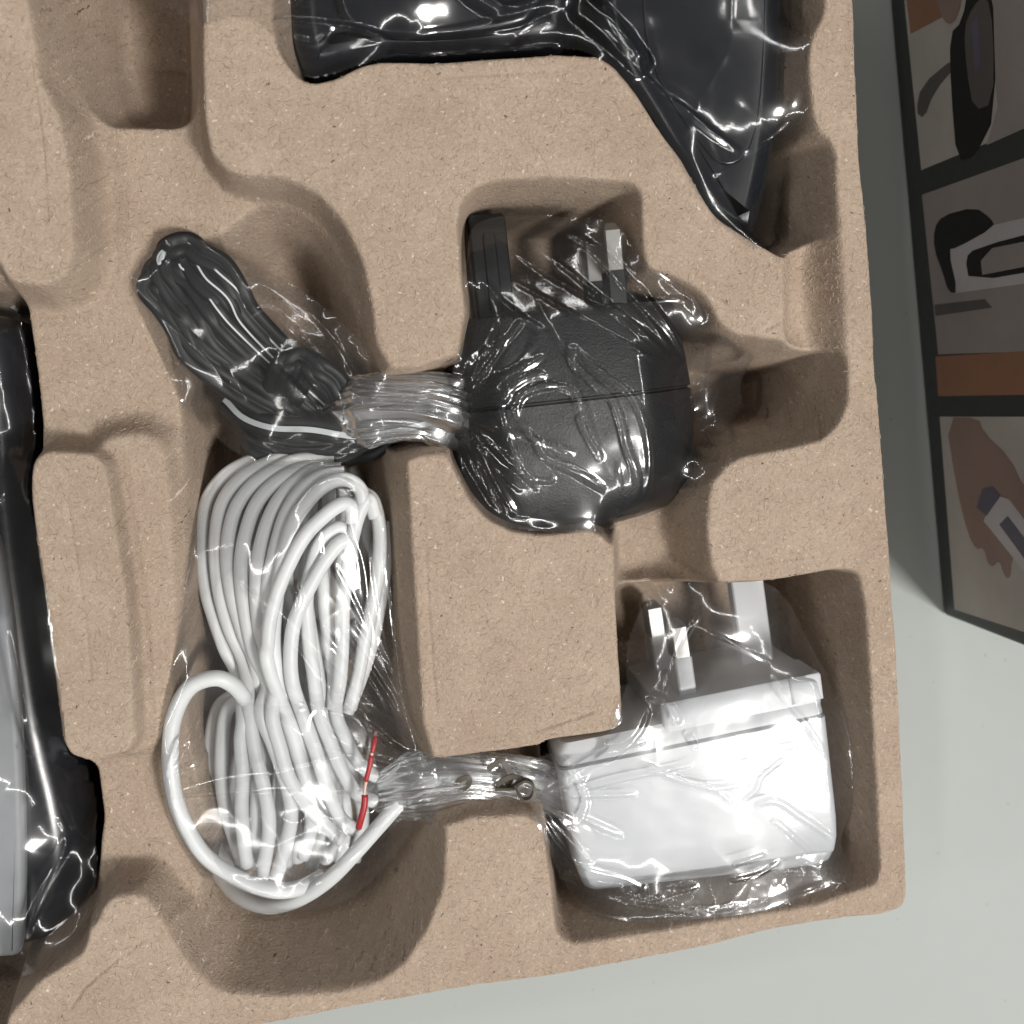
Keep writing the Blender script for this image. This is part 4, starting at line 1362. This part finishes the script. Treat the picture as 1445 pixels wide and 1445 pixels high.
film_sheet('film', [(742, 1090, -7), (770, 1058, -7), (840, 1050, -10), (866, 1000, -14), (880, 930, -14), (900, 860, -10), (935, 828, -6), (1000, 818, -5), (1080, 818, -8), (1112, 846, -10), (1150, 925, -8), (1172, 960, -14),
                    (1180, 1050, -16), (1186, 1170, -18), (1180, 1205, -22), (1150, 1228, -24), (1100, 1240, -26), (1092, 1262, -30), (1040, 1276, -33), (960, 1274, -33), (880, 1276, -33), (820, 1268, -30), (790, 1235, -24), (768, 1180, -16), (748, 1140, -9)],
           wobj + wpins + [tray], M['film'], B2, seed=63, crumple=0.03, cell=14.0, fan=[((752, 1110, -8), 0.5, 13, 15.0)], flutter=0.3, gap=1.0,
           creases=rays_from((748, 1108, -8), [(850, 1065, -1), (900, 1120, -1), (880, 1180, -1), (830, 1215, -1), (800, 1235, -6), (870, 990, -10)], 0.8, 1.2) + [([(768, 1078, -4), (800, 1066, -2), (850, 1060, -1), (912, 1044, -1)], 0.8, 1.3), ([(806, 1118, -1), (870, 1100, -1), (920, 1090, -1), (980, 1077, -1)], 0.8, 1.2),
                    ([(902, 1074, -1), (950, 1098, -1), (1000, 1110, -1), (1042, 1108, -1)], 0.8, 1.2), ([(905, 1076, -1), (960, 1099, -1), (1008, 1114, -1), (1034, 1132, -1)], 0.7, 1.1),
                    ([(798, 1074, -2), (818, 1106, -1), (827, 1132, -1), (818, 1162, -1)], 0.8, 1.3), ([(1108, 1068, -1), (1075, 1094, -1), (1066, 1114, -1), (1048, 1128, -1)], 0.7, 1.1),
                    ([(1064, 1134, -1), (1095, 1130, -1), (1130, 1152, -1), (1168, 1178, -2), (1182, 1192, -6)], 0.9, 1.4), ([(1088, 1152, -1), (1124, 1184, -1), (1162, 1218, -4)], 0.8, 1.2),
                    ([(762, 1146, -6), (785, 1185, -3), (815, 1220, -2), (880, 1238, -3), (908, 1248, -6)], 0.9, 1.4), ([(766, 1164, -7), (784, 1216, -6), (796, 1252, -10)], 0.8, 1.2),
                    ([(812, 1254, -8), (870, 1260, -8), (930, 1258, -10), (1000, 1262, -12)], 0.9, 1.3), ([(900, 1256, -8), (940, 1248, -5), (980, 1240, -4)], 0.8, 1.1), ([(850, 1268, -12), (900, 1252, -6), (905, 1240, -4)], 0.8, 1.1),
                    ([(1030, 1216, -2), (1055, 1208, -2), (1078, 1200, -2)], 0.7, 1.1), ([(1020, 1232, -4), (1060, 1224, -4), (1095, 1208, -3)], 0.7, 1.0),
                    ([(912, 980, -3), (935, 988, -2), (952, 1005, -1), (958, 1022, -1)], 1.0, 1.8),
                    ([(972, 1036, -1), (982, 1056, -1)], 0.8, 1.3), ([(912, 994, -5), (895, 1030, -4), (862, 1062, -3), (845, 1072, -2)], 0.8, 1.2), ([(1080, 950, -4), (1110, 990, -2), (1140, 1025, -1), (1170, 1075, -2)], 0.7, 1.1),
                    ([(950, 860, -12), (1010, 892, -10), (1080, 930, -8)], 0.5, 0.9), ([(920, 1000, -6), (950, 900, -12), (970, 850, -14)], 0.6, 1.0)])

film_sheet('bag_bottom', [(792, 1225, -8), (860, 1236, -6), (960, 1230, -5), (1080, 1212, -5), (1182, 1188, -6), (1184, 1208, -12), (1150, 1226, -16), (1104, 1238, -18), (1092, 1264, -20), (1030, 1278, -20), (960, 1274, -20), (880, 1277, -20), (818, 1268, -18), (796, 1245, -14)],
           wobj + [tray], M['film'], B2, seed=67, crumple=0.28, cell=9.0, flutter=0.5, gap=0.6,
           creases=[([(815, 1252, -8), (870, 1258, -8), (940, 1256, -10), (1010, 1262, -12)], 1.0, 1.3), ([(850, 1268, -12), (905, 1248, -6), (985, 1238, -5)], 1.0, 1.2), ([(1020, 1232, -5), (1060, 1224, -5), (1098, 1206, -4)], 1.0, 1.2),
                    ([(880, 1264, -14), (950, 1266, -14), (1040, 1258, -14)], 1.0, 1.1)])

B3 = thing('plastic_bag', 'clear plastic bag over the black handset and cradle at the upper edge', 'bag', P(800, 30, -38), 'clear plastic bags')
film_sheet('film', [(225, -150, -3), (228, 5, -6), (250, 20, -5), (276, 42, -2), (300, 30, 0.6), (345, 20, 0.6), (380, 40, 0), (400, 85, -8), (430, 114, -18), (500, 98, -14), (600, 84, -12), (740, 78, -10), (790, 74, -8), (850, 84, -8), (905, 142, -8), (950, 215, -10), (995, 296, -14),
                    (1050, 348, -18), (1078, 352, -20), (1100, 330, -22), (1098, 270, -16), (1118, 180, -14), (1124, 60, -12), (1130, -150, -12)],
           [h1, h2, k1, k2], M['film_clear'], B3, seed=71, crumple=0.06, cell=17.0, flutter=0.3, res=0.42,
           creases=[([(386, 38, -2), (430, 46, -5), (500, 52, -5), (562, 68, -5)], 0.9, 1.4), ([(562, 70, -5), (600, 50, -5), (660, 40, -5), (740, 22, -5)], 1.0, 1.6), ([(418, 74, -8), (452, 80, -8), (472, 50, -7)], 0.8, 1.2),
                    ([(712, 74, -6), (740, 48, -5), (782, 28, -5)], 0.9, 1.3), ([(875, 92, -3), (905, 115, -3), (930, 140, -3), (960, 160, -3), (1000, 190, -3), (1044, 220, -4)], 1.0, 1.4), ([(1044, 220, -4), (1080, 205, -5), (1108, 180, -8)], 0.8, 1.2),
                    ([(800, 0, -5), (850, 45, -4), (905, 112, -3)], 1.3, 5.0), ([(848, 18, -3), (880, 70, -3), (902, 100, -3)], 1.2, 2.2), ([(800, 30, -6), (830, 50, -5), (870, 90, -4)], 1.0, 2.0), ([(995, 258, -6), (1040, 235, -5), (1090, 200, -8)], 0.7, 1.3), ([(1000, 280, -8), (1050, 256, -7), (1085, 250, -9)], 0.5, 1.2),
                    ([(1062, 335, -14), (1075, 320, -12), (1086, 312, -14)], 0.9, 1.3), ([(1070, 345, -16), (1090, 342, -18), (1105, 340, -20)], 0.8, 1.2), ([(640, -20, -5), (690, 10, -5), (720, 20, -5), (800, 5, -5)], 1.2, 3.5),
                    ([(1115, 30, -8), (1112, 90, -8), (1116, 140, -10)], 0.7, 1.2), ([(410, 20, -3), (440, -5, -4), (470, -20, -4)], 0.8, 1.2)])
B4 = thing('plastic_bag', 'clear plastic bag over the silver topped base unit at the left edge', 'bag', P(40, 1000, -38), 'clear plastic bags')
film_sheet('film', [(-280, 420, -14), (5, 410, -16), (30, 440, -18), (44, 520, -18), (52, 620, -18), (56, 760, -18), (74, 900, -18), (96, 1050, -18), (128, 1090, -20), (144, 1160, -22), (140, 1230, -24), (126, 1300, -24), (60, 1345, -22), (0, 1366, -18), (-280, 1376, -14)],
           [b1, b2], M['film_clear'], B4, seed=83, crumple=0.06, cell=16.0, flutter=0.3, res=0.42,
           creases=[([(18, 880, -7), (32, 960, -7), (48, 1060, -7), (60, 1120, -8), (92, 1188, -10)], 1.1, 1.5), ([(92, 1188, -10), (80, 1220, -9), (56, 1270, -8), (36, 1325, -8)], 1.0, 1.4), ([(30, 1065, -7), (44, 1062, -7), (60, 1060, -8)], 0.8, 1.1),
                    ([(0, 470, -10), (22, 520, -10), (30, 600, -10)], 0.8, 1.4), ([(0, 620, -10), (14, 660, -10), (8, 720, -9)], 0.8, 1.3), ([(22, 1345, -10), (34, 1330, -9), (38, 1345, -11)], 1.0, 1.4), ([(76, 1300, -14), (110, 1275, -14), (138, 1250, -18)], 0.6, 1.0)])
